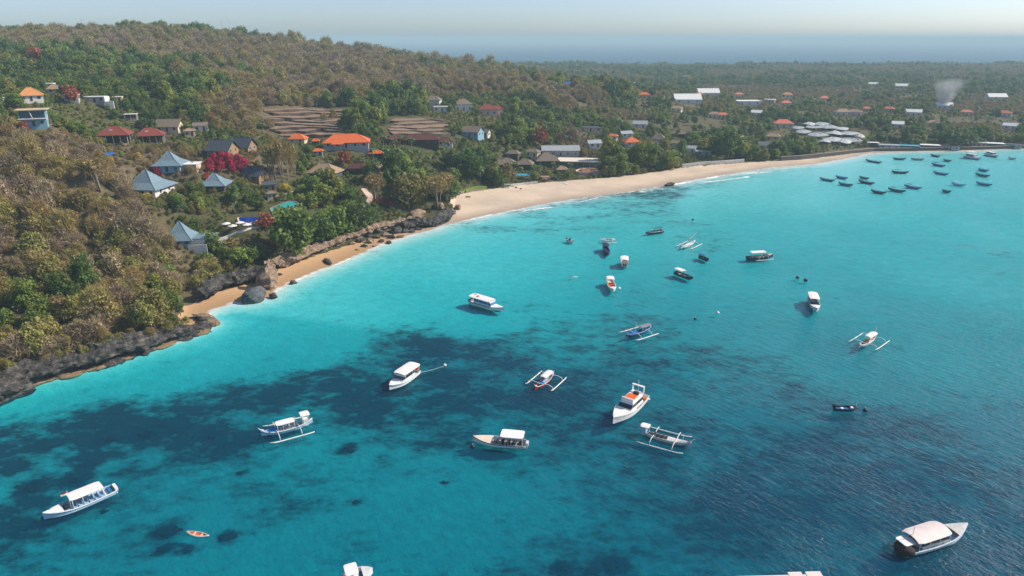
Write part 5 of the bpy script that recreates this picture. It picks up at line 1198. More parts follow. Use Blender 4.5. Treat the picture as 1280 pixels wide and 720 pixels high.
def build_special_plants():
    for x, y, w in [(262,208,13),(270,204,15),(279,203,17),(288,206,18),(297,207,16),(306,209,14),(277,211,13),(265,214,11),(292,213,12),(302,213,10)]:
        sp('bougainvillea', x, y + 4, w, 'magenta bougainvillea in the large patch above the small blue villa', 'large bougainvillea patch', 1.3)
    for x, y, w in [(258,226,9),(263,229,10)]: sp('bougainvillea', x, y, w, 'small magenta bougainvillea left of the small blue villa', 'small bougainvillea clump left of the small blue villa')
    for x, y, w in [(192,219,9),(199,222,11)]: sp('bougainvillea', x, y, w, 'crimson bougainvillea peeking over the large blue villa', 'bougainvillea behind the large blue villa', 1.5)
    sp('bougainvillea', 486, 259, 11, 'magenta bougainvillea above the strewn boulders'); sp('bougainvillea', 176, 217, 5, 'tiny red flowering bush left of the large blue villa')
    sp('red_shrub', 472, 258, 16, 'dark red shrub beside the magenta bougainvillea above the boulders'); sp('red_shrub', 30, 168, 17, 'red-brown shrub left of the blue glass-fronted house', None, 1.3)
    sp('red_shrub', 92, 130, 26, 'red-brown leafy shrub below the white flat-roofed block', None, 1.2); sp('red_shrub', 52, 84, 34, 'dull red tree crown on the upper left hilltop')
    sp('red_shrub', 333, 295, 26, 'red-brown shrub on the edge below the deep blue pool', None, 1.2); sp('red_shrub', 676, 184, 24, 'red-brown shrub left of the sheet-roofed building', None, 1.4); sp('red_shrub', 430, 208, 26, 'dark red shrubbery beside the dark red cottage')
    sp('yellow_shrub', 185, 250, 12, 'yellow-leaved shrub in front of the large blue villa'); sp('yellow_shrub', 300, 237, 14, 'orange-yellow shrub right of the small blue villa'); sp('yellow_shrub', 172, 200, 12, 'yellow shrub right of the blue tarpaulin'); sp('yellow_shrub', 140, 206, 10, 'yellow shrub below the blue tarpaulin'); sp('yellow_shrub', 358, 240, 14, 'yellow shrub above the turquoise pool')
    sp('green_tree1', 368, 326, 62, 'large round green tree leaning over the orange beach', None, 1.15)
    for i, (x, y, w, k) in enumerate([(404,310,40,'green_tree0'),(422,302,42,'green_tree1'),(440,297,40,'green_tree0'),(458,290,36,'green_tree0'),(436,284,30,'green_tree1')]):
        sp(k, x, y, w, ['dark green tree right of the large round one above the beach', 'leafy green tree in the row above the orange beach, second', 'dark green tree in the row above the orange beach, third', 'dark green tree above the left boulders', 'green tree behind the row above the orange beach'][i], 'row of green trees above the orange beach', 1.1)
    for i, (x, y, w) in enumerate([(395,250,24),(408,262,26),(424,250,22),(413,242,26),(402,238,22)]):
        sp('green_tree2', x, y, w, 'bright yellow-green tree between the turquoise pool and the lane', 'yellow-green trees right of the turquoise pool', 1.2)
    sp('olive_shrub0', 512, 262, 52, 'large olive-brown spreading tree above the layered outcrop', None, 1.1); sp('olive_shrub1', 535, 250, 34, 'olive tree crown right of the large spreading one')
    sp('bare_tree', 548, 262, 30, 'pinkish-tan bare tree on the layered outcrop', None, .9); sp('bare_tree', 470, 256, 28, 'grey leafless tree beside the sandy lane', None, .9); sp('bare_tree', 556, 252, 26, 'bare tan tree at the left end of the pale beach', None, .9)
    for i, (x, y, w) in enumerate([(338,226,15),(346,228,16),(354,228,17),(362,226,16),(370,222,14),(350,220,16)]):
        sp('bare_tree', x, y, w, 'tall bare pale-trunked tree left of the tan thatched roof', 'stand of bare pale trees by the tan thatched roof', 1.9)
    for i, (x, y, w) in enumerate([(590,224,27),(575,220,24),(603,222,24),(562,212,22),(583,212,24),(598,208,22),(615,216,20)]):
        sp('green_tree3', x, y, w, 'tall dark green tree at the left end of the pale beach', 'dark trees at the left end of the pale beach', .95)
    for i, (x, y, w) in enumerate([(798,213,26),(812,212,26),(786,212,20)]):
        sp('green_tree1', x, y, w, 'fresh green tree on the edge of the pale beach', 'fresh green trees behind the middle of the beach', 1.4)
    for i, (x, y, w) in enumerate([(760,208,26),(772,210,20)]): sp('green_tree2', x, y, w, 'yellow-green tree right of the flat-roofed restaurant', 'yellow-green trees by the flat-roofed restaurant', 1.4)
    for i, (x, y, w) in enumerate([(908,200,44),(880,186,26),(897,196,30)]): sp('green_tree0', x, y, w, 'broad dark green tree behind the white beach wall', 'broad trees behind the white beach wall', .9)
    for i, (x, y, w) in enumerate([(1198,186,22),(1180,182,20),(1210,183,20),(1190,178,20)]): sp('green_tree3', x, y, w, 'dark bluish tree behind the right-hand shore', 'dark trees behind the right-hand shore', .8)
    sp('bare_tree', 78, 402, 24, 'pale dead tree with bare branches on the left slope', None, .9); sp('bare_tree', 128, 240, 34, 'whitish leafless tree below the red pavilions', None, .8); sp('bare_tree', 106, 232, 26, 'whitish leafless tree left of the one below the red pavilions', None, .8)
    for x, y, w in [(200,376,24),(192,362,22),(165,398,20),(212,350,22),(8,405,22),(2,385,22)]: sp('green_tree2', x, y, w, 'yellow-green bushy tree among the brown bushes near the cliff', 'yellow-green bushes on the left slope', .9)
    for i, (x, y, w, k) in enumerate([(258,356,26,'olive_shrub0'),(272,348,24,'olive_shrub1'),(287,342,22,'olive_shrub1'),(300,336,26,'green_tree2'),(314,331,26,'green_tree1'),(327,326,24,'green_tree2'),(245,362,24,'olive_shrub0'),(338,316,22,'red_shrub'),(350,318,22,'olive_shrub1'),(388,308,26,'olive_shrub0')]):
        sp(k, x, y, w, ['first olive', 'second olive', 'leftmost green', 'left light green', 'right green', 'right light green', 'low olive', 'reddish', 'third olive', 'rightmost olive'][i] + ' bush hanging over the tan cliff of the little cove', 'bushes hanging over the cove cliff', .95)
    for x, y in [(484,204),(497,206),(508,204),(480,190),(520,206),(535,208),(494,190),(468,206),(548,206),(642,222),(650,224),(665,222),(676,224),(712,222),(690,214),(548,238),(600,226),(828,204),(838,206),(846,205),(985,192),(1000,186),(1086,184),(955,196),(940,198),(330,168),(560,190),(572,184),(515,192),(295,262)]:
        p = ground_at(x, y); k = random.choice(['palm0', 'palm1']); s = random.uniform(.8, 1.1)
        pl = place_of(x, y); plant(KI[k], p[0], p[1], s, 'coconut palm ' + pl, 'coconut palms ' + pl); BLOCK.append((p[0], p[1], 1.6))
build_special_plants()

def hanging_bushes():
    pts = resample(np.array([at_z(x, y)[:2] for x, y in [(-20,498),(0,494),(40,478),(80,469),(130,456),(165,444),(200,432.5),(238,421)]]), 2.3)
    T = np.gradient(pts, axis=0); T /= np.linalg.norm(T, axis=1)[:, None]; r = random.Random(8)
    for (x, y), (tx, ty) in zip(pts, T):
        if r.random() < .22: continue
        o = r.uniform(.9, 2.6); k = r.choice([2, 3, 4, 5, 4, 5]); s = r.uniform(.6, 1.0)
        plant(k, x - ty * o, y + tx * o, s, 'scrub bush hanging over the edge of the dark sea cliff', 'scrub along the sea cliff edge', None, s * r.uniform(.8, 1.2), r.uniform(2.6, 4.0))
hanging_bushes()

MIDZ = [[(120,150),(330,165),(385,200),(470,220),(380,262),(270,300),(200,312),(180,260)], [(360,165),(600,165),(600,215),(480,225),(380,222)],
        [(20,95),(170,105),(230,150),(200,190),(120,190),(20,168)], [(600,185),(830,170),(830,212),(600,222)], [(530,115),(640,115),(640,182),(530,182)]]
def fill():
    # occupancy maps, 2 m cells
    x0, x1, y0, y1, c = -1900, 1900, 90, 2100, 2.0
    nx, ny = int((x1-x0)/c), int((y1-y0)/c); blk = np.zeros((ny, nx), bool); low = np.zeros((ny, nx), bool)
    cxs = x0 + (np.arange(nx) + .5) * c; cys = y0 + (np.arange(ny) + .5) * c
    for arr, lst in ((blk, BLOCK), (low, LOWZ)):
        for x, y, r in lst:
            i0, i1 = max(0, int((x-r-x0)/c)), min(nx, int((x+r-x0)/c)+2); j0, j1 = max(0, int((y-r-y0)/c)), min(ny, int((y+r-y0)/c)+2)
            if i1 > i0 and j1 > j0: arr[j0:j1, i0:i1] |= ((cxs[None, i0:i1]-x)**2 + (cys[j0:j1, None]-y)**2) < r*r
    X, Y, SPC = [], [], []
    for (ya, yb, sp_) in ((100, 300, 2.9), (300, 480, 3.2), (480, 900, 3.9), (900, 2080, 6.6)):
        gx, gy = np.meshgrid(np.arange(-1850, 1850, sp_), np.arange(ya, yb, sp_)); m = np.abs(gx) < .84 * gy + 40
        gx = gx[m]; gy = gy[m]; X.append(gx + rng.uniform(-.45, .45, gx.shape) * sp_); Y.append(gy + rng.uniform(-.45, .45, gx.shape) * sp_); SPC.append(np.full(gx.shape, sp_))
    gx, gy = np.meshgrid(np.arange(-260, 240, 1.7), np.arange(190, 470, 1.7)); gx = gx + rng.uniform(-.7, .7, gx.shape); gy = gy + rng.uniform(-.7, .7, gx.shape)
    gi = np.clip(((gx-x0)/c).astype(int), 0, nx-1); gj = np.clip(((gy-y0)/c).astype(int), 0, ny-1); m = low[gj, gi] & (rng.random(gx.shape) < .62)
    X.append(gx[m]); Y.append(gy[m]); SPC.append(np.full(int(m.sum()), 1.7)); n_extra = int(m.sum())      # undergrowth of the gardens
    X = np.concatenate(X); Y = np.concatenate(Y); S0 = np.concatenate(SPC)
    Z = ground_z(X, Y); d = lookup(TD, X, Y); arg = lookup(TARG, X, Y)
    px, py, dep = project(X, Y, Z)
    ok = (Z > .8) & (d > np.where(arg < 11.3, 1.2, 4)) & (px > -70) & (px < 1350) & (py < 760)
    sand = inside_poly(px, py, SAND_BIG) | inside_poly(px, py, SAND_SMALL) | inside_poly(px, py, SAND_COVE); ok &= ~sand
    i = np.clip(((X-x0)/c).astype(int), 0, nx-1); j = np.clip(((Y-y0)/c).astype(int), 0, ny-1); ok &= ~blk[j, i]; lo = low[j, i]
    Z = np.where((arg < 11.3) & (d < 6), np.maximum(Z, 4.6), Z)
    X, Y, Z, S0, px, py, dep, lo, d = [a[ok] for a in (X, Y, Z, S0, px, py, dep, lo, d)]
    # hidden behind the hill: leave out
    vis = np.ones(len(X), bool); Zt = Z + 5
    for f in np.linspace(.12, .97, 36):
        vis &= ~((CAM_H + (Zt - CAM_H) * f) < ground_z(X * f, Y * f) - 1.0)
    X, Y, Z, S0, px, py, dep, lo, d = [a[vis] for a in (X, Y, Z, S0, px, py, dep, lo, d)]
    g0 = greenness(X, Y); g = g0 + ((vnoise(X, Y, 18, 4) - .5) * .55 + (vnoise(X, Y, 55, 5) - .5) * .35) * (.35 + .65 * smooth(.1, .4, g0)) + (vnoise(X, Y, 130, 1) - .5) * .6 * (Y > 560); u = rng.random(len(X)); u2 = rng.random(len(X))
    kind = np.zeros(len(X), int); dryk = np.where(u2 < .3, 0, np.where(u2 < .6, 1, np.where(u2 < .82, 2, 3)))
    dryk = np.where((vnoise(X, Y, 35, 0) > .55) & (u2 > .35), 2 + (u2 > .7), dryk)
    kind[:] = dryk
    ol = (g > .26) & (g <= .42); kind[ol] = np.where(u[ol] < .55, 4 + (u2[ol] > .5), dryk[ol]); kind[(g <= .26) & (u > .93)] = 4
    gr = g > .42; t3 = vnoise(X, Y, 14, 2)
    kind[gr] = np.where(t3[gr] < .32, 6, np.where(t3[gr] < .56, 7, np.where(t3[gr] < .72, 8, 9))); kind[gr & (u > .80)] = 5
    kind[(g > .30) & (u2 < .02)] = 10; kind[(g <= .30) & (u2 > .972)] = 10
    flat = (Z < 16) & (Y > 420); kind[flat & (u < .045)] = 11; kind[flat & (u > .05) & (u < .075)] = 12
    kr = np.array([k['rad'] for k in KINDS]); S = S0 * .80 / kr[kind] * (.6 + 1.15 * rng.random(len(X)) ** 1.6) * (.8 + .5 * vnoise(X, Y, 11, 3))
    S = np.where(kind <= 5, S * 1.06, S); S = np.where((kind >= 6) & (kind <= 9), np.clip(S * 1.15, .55, 1.7), S); S = np.where(kind >= 10, rng.uniform(.75, 1.1, len(X)), S); S = np.where(kind == 10, rng.uniform(.5, .8, len(X)), S)
    mid = np.zeros(len(X), bool)
    for pg in MIDZ: mid |= inside_poly(px, py, pg)
    S = np.where(mid, np.minimum(S, .55 + .25 * u2), S)
    kind = np.where(lo & (kind >= 6) & (kind < 10), np.where(u < .35, 16, 17), np.where(lo & (kind >= 10), 16, kind)); S = np.where(lo, np.where(kind >= 13, .42 + .38 * u2, np.minimum(S, .42)), S)
    S = np.where((S0 < 2) & lo, .22 + .26 * u2, S); S = np.where(d < 8, S * .8, S); S = np.where((Y > 480) & (Z < 20), np.minimum(S, np.where(Y < 950, .92, 1.1)), S)
    S = np.where((kind >= 6) & (kind <= 9) & (u2 > .92) & ~lo & (Y > 480), S * 1.3, S)
    # in a thinned green stand keep crowns from merging into one mass
    thin = (kind >= 6) & (kind <= 12) & (rng.random(len(X)) < .36) & (Y < 900); keep = ~thin & ~((Y > 520) & (Z < 22) & (vnoise(X, Y, 38, 2) > .70) & (u > .12)) & ~((kind <= 5) & (rng.random(len(X)) < .10))
    X, Y, Z, S, px, py, dep, kind = [a[keep] for a in (X, Y, Z, S, px, py, dep, kind)]
    RZ = rng.uniform(0, 6.283, len(X)); app = S * kr[kind] / dep
    inview = (px > 0) & (px < 1280) & (py < 720) & (py > 20)
    single = np.zeros(len(X), bool)
    for ks, n in (((0, 1, 2, 3), 290), ((4, 5), 150), ((6, 7, 8, 9, 10), 200), ((11, 12), 60), ((16, 17), 60)):
        m = np.nonzero(np.isin(kind, ks) & inview)[0]; m = m[np.argsort(-app[m])][:n]; single[m] = True
    pls = {0: 'bushes', 1: 'bushes', 2: 'bushes', 3: 'bushes'}
    ordw = ['leftmost', 'second', 'third', 'fourth', 'fifth', 'sixth', 'seventh', 'eighth', 'ninth', 'tenth']
    fams = {}
    for q in np.nonzero(single)[0]: fams.setdefault((KINDS[kind[q]]['desc'], place_of(px[q], py[q])), []).append(q)
    for (ds, pl), qs in fams.items():
        qs.sort(key=lambda q: px[q])
        for n_, q in enumerate(qs):
            if len(qs) == 1: lab = 'lone %s %s' % (ds, pl)
            elif len(qs) <= 10: lab = ('leftmost %s %s' % (ds, pl)) if n_ == 0 else '%s %s from the left %s' % (ordw[n_], ds, pl)
            else: lab = '%s %s' % (ds, pl)
            plant(kind[q], X[q], Y[q], float(S[q]), lab, '%s kind %s' % (ds, pl), float(RZ[q]), float(S[q]) * random.uniform(.7, 1.45), Z[q])
    rest = ~single; print('PLANTS', len(X), single.sum())
    lib = bpy.data.collections.new('plant_library')
    for n_, k in enumerate(KINDS):
        o = bpy.data.objects.new('%02d_%s' % (n_, k['key']), k['whole']); lib.objects.link(o)
    def scatter(name, label, sel):
        me = bpy.data.meshes.new(name); P3 = np.c_[X[sel], Y[sel], Z[sel] - .15]; me.vertices.add(len(P3)); me.vertices.foreach_set('co', P3.astype(np.float32).ravel())
        set_attr(me, 'size', S[sel]); set_attr(me, 'tall', S[sel] * (.7 + .75 * np.random.default_rng(4).random(int(sel.sum())))); set_attr(me, 'turn', RZ[sel]); a = me.attributes.new('kind', 'INT', 'POINT'); a.data.foreach_set('value', kind[sel].astype(np.int32))
        o = tag(mkobj(name, me), label, None, None, 'stuff')
        ng = bpy.data.node_groups.new(name + '_nodes', 'GeometryNodeTree'); ng.interface.new_socket('Geometry', in_out='INPUT', socket_type='NodeSocketGeometry'); ng.interface.new_socket('Geometry', in_out='OUTPUT', socket_type='NodeSocketGeometry')
        gi = ng.nodes.new('NodeGroupInput'); go = ng.nodes.new('NodeGroupOutput'); ci = ng.nodes.new('GeometryNodeCollectionInfo'); ci.inputs['Collection'].default_value = lib
        ci.inputs['Separate Children'].default_value = True; ci.inputs['Reset Children'].default_value = True
        ip = ng.nodes.new('GeometryNodeInstanceOnPoints'); ip.inputs['Pick Instance'].default_value = True
        def na(nm, ty): n = ng.nodes.new('GeometryNodeInputNamedAttribute'); n.data_type = ty; n.inputs['Name'].default_value = nm; return n.outputs['Attribute']
        cx = ng.nodes.new('ShaderNodeCombineXYZ'); L = ng.links.new; L(na('turn', 'FLOAT'), cx.inputs[2])
        e2r = ng.nodes.new('FunctionNodeEulerToRotation'); L(cx.outputs[0], e2r.inputs[0])
        L(gi.outputs[0], ip.inputs['Points']); L(ci.outputs[0], ip.inputs['Instance']); L(na('kind', 'INT'), ip.inputs['Instance Index']); L(e2r.outputs[0], ip.inputs['Rotation']); c2 = ng.nodes.new('ShaderNodeCombineXYZ'); sz = na('size', 'FLOAT'); L(sz, c2.inputs[0]); L(sz, c2.inputs[1]); L(na('tall', 'FLOAT'), c2.inputs[2]); L(c2.outputs[0], ip.inputs['Scale'])
        L(ip.outputs[0], go.inputs[0]); md = o.modifiers.new('scatter', 'NODES'); md.node_group = ng
    hill = (Z > 14) & (kind < 6)
    scatter('hillside_scrub', 'dense dry brown scrub covering the hillsides', rest & hill); scatter('hillside_woodland', 'mixed green trees on the hillsides and around the beach', rest & ~hill & (Y < 520)); scatter('far_woodland', 'hazy bluish-green woodland covering the far plain', rest & ~hill & (Y >= 520))
fill()
# ------------------------------------------------------------------ boats
B_WHITE = mat('gelcoat_white', (0.78, 0.77, 0.75), 0.35, 0.06, 1.0)
B_CANOPY = mat('canopy_white', (0.78, 0.74, 0.71), 0.6, 0.08, .8)
B_PALEB = mat('paint_pale_blue', (0.36, 0.55, 0.70), 0.45, 0.12, 1.0)
B_BLUE = mat('paint_blue', (0.03, 0.15, 0.36), 0.45, 0.18, 1.2)
B_BRBLUE = mat('cover_bright_blue', (0.01, 0.16, 0.55), 0.5, 0.15, 1.5)
B_NAVY = mat('paint_navy', (0.012, 0.022, 0.05), 0.4, 0.2, 1.2)
B_TEAL = mat('paint_dark_teal', (0.025, 0.14, 0.18), 0.5, 0.25, 1.2)
B_RED = mat('paint_red', (0.32, 0.018, 0.02), 0.45, 0.15, 1.2)
B_ORANGE = mat('cushion_orange', (0.70, 0.12, 0.02), 0.6, 0.15, 2)
B_PEACH = mat('deck_peach', (0.66, 0.54, 0.44), 0.6, 0.15, 2)
B_DECK = mat('deck_grey_white', (0.58, 0.57, 0.55), 0.7, 0.12, 2)
B_DARK = mat('seat_dark', (0.03, 0.035, 0.045), 0.6, 0.2, 2)
B_GLASS = mat('boat_windscreen', (0.015, 0.03, 0.045), 0.08, 0.1, 2, spec=.8)
B_BAMBOO = mat('bamboo_white', (0.76, 0.75, 0.72), 0.55, 0.1, 2)
B_BROWN = mat('tarp_dark_brown', (0.045, 0.028, 0.025), 0.8, 0.25, 2, .5)
B_PINKR = mat('roof_pinkish', (0.70, 0.60, 0.58), 0.6, 0.12, 1)
B_GREYR = mat('roof_grey', (0.22, 0.23, 0.26), 0.6, 0.2, 1)
B_YEL = mat('trim_yellow', (0.6, 0.42, 0.05), 0.5, 0.1, 2)

def slab(x0, x1, y, z, th=.08, camber=.12, mb=None, round_=.25):
    """slightly arched awning top with rounded corners"""
    mb = mb or MB(); nx, nyy = 8, 6; vs = []
    for s in (1, 0):
        for i in range(nx + 1):
            u = i / nx; inset = round_ * max(0, 1 - min(u, 1 - u) * 6) ** 2
            for j in range(nyy + 1):
                v = j / nyy * 2 - 1; vs.append((x0 + (x1 - x0) * u, v * (y - inset), z + camber * (1 - v * v) + (0 if s else -th)))
    m = (nx+1)*(nyy+1); fs = []
    for i in range(nx):
        for j in range(nyy):
            a = i*(nyy+1)+j; b = a+1; c_ = a+nyy+2; d_ = a+nyy+1; fs += [(a, d_, c_, b), (m+b, m+c_, m+d_, m+a)]
    for i in range(nx):
        a = i*(nyy+1); b = a+nyy+1; fs.append((a, m+a, m+b, b)); a += nyy; b += nyy; fs.append((b, m+b, m+a, a))
    for j in range(nyy): a = j; fs.append((a+1, m+a+1, m+a, a)); a = nx*(nyy+1)+j; fs.append((a, m+a, m+a+1, a+1))
    return mb.add(vs, fs, 0, False)

class Boat:
    def __init__(s, name, label, cat, bow, stern, beam, fb=.8, rise=.6, double=False, group=None, full=.55, draft=.5, L=None):
        a = at_z(*bow, .4); b = at_z(*stern, .4); c = (a + b) / 2; v = a - b
        s.L = float(np.hypot(v[0], v[1])) if L is None else L; s.B = beam; s.fb = fb; s.rise = rise; s.double = double; s.full = full; s.draft = draft; s.ch = .42
        s.t = thing(name, label, cat, (c[0], c[1], 0), math.atan2(v[1], v[0]), group)
        BOATS.append((s.t, s.L))
    def hb(s, t):
        if s.double: return s.B/2 * max(.02, 1 - abs(2*t - 1) ** 2.2)
        st = .80 + .20 * math.sin(math.pi/2 * min(t / .45, 1))
        return s.B/2 * (st if t < s.full else max(.015, st * (1 - ((t - s.full) / (1 - s.full)) ** 2.1)))
    def sh(s, t):
        r = s.rise * max(0, (t - .35) / .65) ** 2
        if s.double: r = s.rise * abs(2*t - 1) ** 3
        return s.fb + r
    def ke(s, t):
        k = -s.draft
        if t > .7: k += (s.sh(1) * .75 + s.draft) * ((t - .7) / .3) ** 2.4
        if s.double and t < .3: k += (s.sh(0) * .6 + s.draft) * ((.3 - t) / .3) ** 2.4
        return k
    def hull(s, m, deckm=None, floor=.25, stripe=None, bottom=None, n=15):
        ts = [i / (n - 1) for i in range(n)]; vs = []; L = s.L
        for t in ts:
            x = -L/2 + L*t; b = s.hb(t); z = s.sh(t); k = s.ke(t); c_ = k + (z - k) * s.ch
            for sg in (-1, 1): vs += [(x, 0, k), (x, sg*b*.80, c_), (x, sg*b, z), (x, sg*max(b-.09, .005), z), (x, sg*max(b-.12, .004), min(floor, z - .02))]
        fs = []; mi = []
        def q(a, b, c_, d_, k): fs.append((a, b, c_, d_)); mi.append(k)
        for i in range(n - 1):
            o = i*10; p = o + 10
            for k in range(4):
                q(o+k, p+k, p+k+1, o+k+1, 1 if k == 0 else 0); q(o+5+k+1, p+5+k+1, p+5+k, o+5+k, 1 if k == 0 else 0)
        fs.append((0, 1, 2, 7, 6)); mi.append(0); fs.append((3, 4, 9, 8)); mi.append(0); fs.append((2, 3, 8, 7)); mi.append(0)
        mb = MB(); mb.v = vs; mb.f = fs; mb.m = mi; mb.sm = [False] * len(fs)
        s.h = mb.build('hull', [m, bottom or m], s.t)
        dv = []; 
        for t in ts:
            x = -L/2 + L*t; b = max(s.hb(t) - .11, .004); z = min(floor, s.sh(t) - .02) + .004; dv += [(x, -b, z), (x, b, z)]
        MB().add(dv, [(2*i, 2*i+2, 2*i+3, 2*i+1) for i in range(n - 1)]).build('deck', deckm or B_DECK, s.t)
        if stripe:
            mb = MB()
            for sg in (-1, 1): mb.tube([(-L/2 + L*t, sg*(s.hb(t) + .015), s.sh(t) - .10) for t in ts], .07, 4)
            mb.build('rub_rail', stripe, s.h)
        return s
    def foredeck(s, t0, m, n=7, drop=.0):
        vs = []
        for i in range(n):
            t = t0 + (.995 - t0) * i / (n - 1); x = -s.L/2 + s.L*t; b = max(s.hb(t) - .05, .01); z = s.sh(t) + .012 - drop
            vs += [(x, -b, z), (x, 0, z + .10), (x, b, z)]
        MB().add(vs, [(3*i+k, 3*i+3+k, 3*i+4+k, 3*i+1+k) for i in range(n-1) for k in (0, 1)]).build('foredeck', m, s.t); return s
    def canopy(s, t0, t1, h, m, w=.92, posts=3, camber=.15, name='canopy'):
        x0 = -s.L/2 + s.L*t0; x1 = -s.L/2 + s.L*t1; y = s.B/2 * w
        c = slab(x0, x1, y, h, .09, camber).build(name, m, s.t)
        for i in range(posts):
            t = t0 + (t1 - t0) * (i + .15) / (posts - .7); t = min(t, t1 - .02); x = -s.L/2 + s.L*t
            for sg in (-1, 1): yy = min(y * .92, max(s.hb(t) - .05, .1)); MB().tube([(x, sg*yy, s.sh(t) - .15), (x, sg*y*.9, h + .02)], .045, 5).build('canopy_post', B_WHITE, s.t)
        return s
    def seats(s, t0, t1, n, m, z=.28, w=.66, h=.42):
        for i in range(n):
            t = t0 + (t1 - t0) * i / max(n - 1, 1); x = -s.L/2 + s.L*t; b = s.hb(t) * w
            MB().box(x-.28, x+.28, -b, b, z, z+h).build('seat', m, s.t); MB().box(x-.36, x-.285, -b, b, z+.05, z+h+.5).build('seat_back', m, s.t)
        return s
    def cabin(s, t0, t1, h, m, glass=B_GLASS, slope=.8, w=.82, base=None):
        x0 = -s.L/2 + s.L*t0; x1 = -s.L/2 + s.L*t1; y0 = min(s.hb(t0), s.hb(t1) + .25) * w; y1 = s.hb(t1) * w; zb = s.sh(t0) - .25 if base is None else base
        def ring(z, k): f = (z - zb) / (h - zb); return [(x0 + .25*f, -y0*(1-.12*f), z), (x1 - slope*f, -y1*(1-.05*f)-.08*f, z), (x1 - slope*f, y1*(1-.05*f)+.08*f, z), (x0 + .25*f, y0*(1-.12*f), z)]
        zs = [zb, zb + (h-zb)*.42, zb + (h-zb)*.86, h]; vs = sum([ring(z, 0) for z in zs], [])
        fs = [(4*r+j, 4*r+(j+1)%4, 4*r+4+(j+1)%4, 4*r+4+j) for r in (0, 2) for j in range(4)] + [(12,13,14,15)]
        cb = MB().add(vs, fs).build('cabin', m, s.t); g = MB()
        for j in range(4): g.add([vs[4+j], vs[4+(j+1)%4], vs[8+(j+1)%4], vs[8+j]], [(0,1,2,3)])
        g.build('cabin_window', glass, cb); return s
    def windscreen(s, t, h, m=B_GLASS):
        x = -s.L/2 + s.L*t; b = s.hb(t) * .8; z = s.sh(t) - .1
        MB().add([(x, -b, z), (x+.35, -b*.4, z), (x+.35, b*.4, z), (x, b, z), (x-.45, -b*.9, z+h), (x-.15, -b*.38, z+h), (x-.15, b*.38, z+h), (x-.45, b*.9, z+h)], [(0,1,5,4),(1,2,6,5),(2,3,7,6)]).build('windscreen', m, s.t); return s
    def engines(s, n, m):
        for i in range(n):
            y = (i - (n-1)/2) * .62; x = -s.L/2 - .32
            MB().box(x-.25, x+.22, y-.2, y+.2, .55, 1.25).add([(x-.1,y-.06,.55),(x+.08,y-.06,.55),(x+.08,y+.06,.55),(x-.1,y+.06,.55),(x-.1,y-.05,-.6),(x+.05,y-.05,-.6),(x+.05,y+.05,-.6),(x-.1,y+.05,-.6)], [(0,1,5,4),(1,2,6,5),(2,3,7,6),(3,0,4,7)]).build('outboard_engine', m, s.t)
        return s
    def outriggers(s, span, t0=.02, t1=.98, at=(.3, .72), m=B_BAMBOO, r=.13, sides=(-1, 1), x_shift=0):
        for sg in sides:
            y = sg * span; pts = []
            for k in range(9):
                u = k/8; pts.append((-s.L/2 + s.L*(t0 + (t1-t0)*u) + x_shift, y, .12 + .30*max(0, (u-.8)/.2)**2 + .1*max(0, (.12-u)/.12)))
            MB().tube(pts, [r*.6]+[r]*7+[r*.6], 6).build('outrigger_float', m, s.t)
            for t in at:
                x = -s.L/2 + s.L*t + x_shift; hbm = s.hb(min(max(t, .05), .95)); zs = s.sh(t) + .05
                MB().tube([(x, sg*(-hbm*.6), zs), (x, sg*hbm, zs + .12), (x, sg*(hbm + (span-hbm)*.55), zs + .30), (x, sg*(span-.25), zs + .02), (x, y, .2)], [.075,.08,.075,.07,.06], 6).build('outrigger_arm', m, s.t)
        return s
    def mast(s, t, h, m=B_BAMBOO, r=.05):
        x = -s.L/2 + s.L*t; MB().tube([(x, 0, .3), (x, 0, h)], r, 5).build('mast', m, s.t); return s
    def flag(s, t, y, h):
        x = -s.L/2 + s.L*t; pole = MB().tube([(x, y, .6), (x, y, h)], .035, 5).build('flag_pole', B_BAMBOO, s.t)
        w = .95; hh = .32
        for k, m in ((0, B_RED), (1, B_WHITE)):
            z1 = h - .02 - k*hh; vs = []
            for i in range(5): u = i/4; yy = y + .07*math.sin(u*5); vs += [(x + .04 + w*u, yy, z1), (x + .04 + w*u, yy, z1 - hh)]
            MB().add(vs, [(2*i, 2*i+1, 2*i+3, 2*i+2) for i in range(4)]).build('flag_band', m, pole)
        return s
    def box(s, name, t0, t1, y0, y1, z0, z1, m):
        MB().box(-s.L/2 + s.L*t0, -s.L/2 + s.L*t1, y0, y1, z0, z1).build(name, m, s.t); return s
    def prow(s, m=B_WHITE):
        """upswept spear of a jukung bow"""
        L = s.L; z = s.sh(1); MB().tube([(L/2-.5, 0, z-.05), (L/2+.1, 0, z+.25), (L/2+.5, 0, z+.8)], [.14,.1,.04], 5).build('prow', m, s.h); return s
BOATS = []

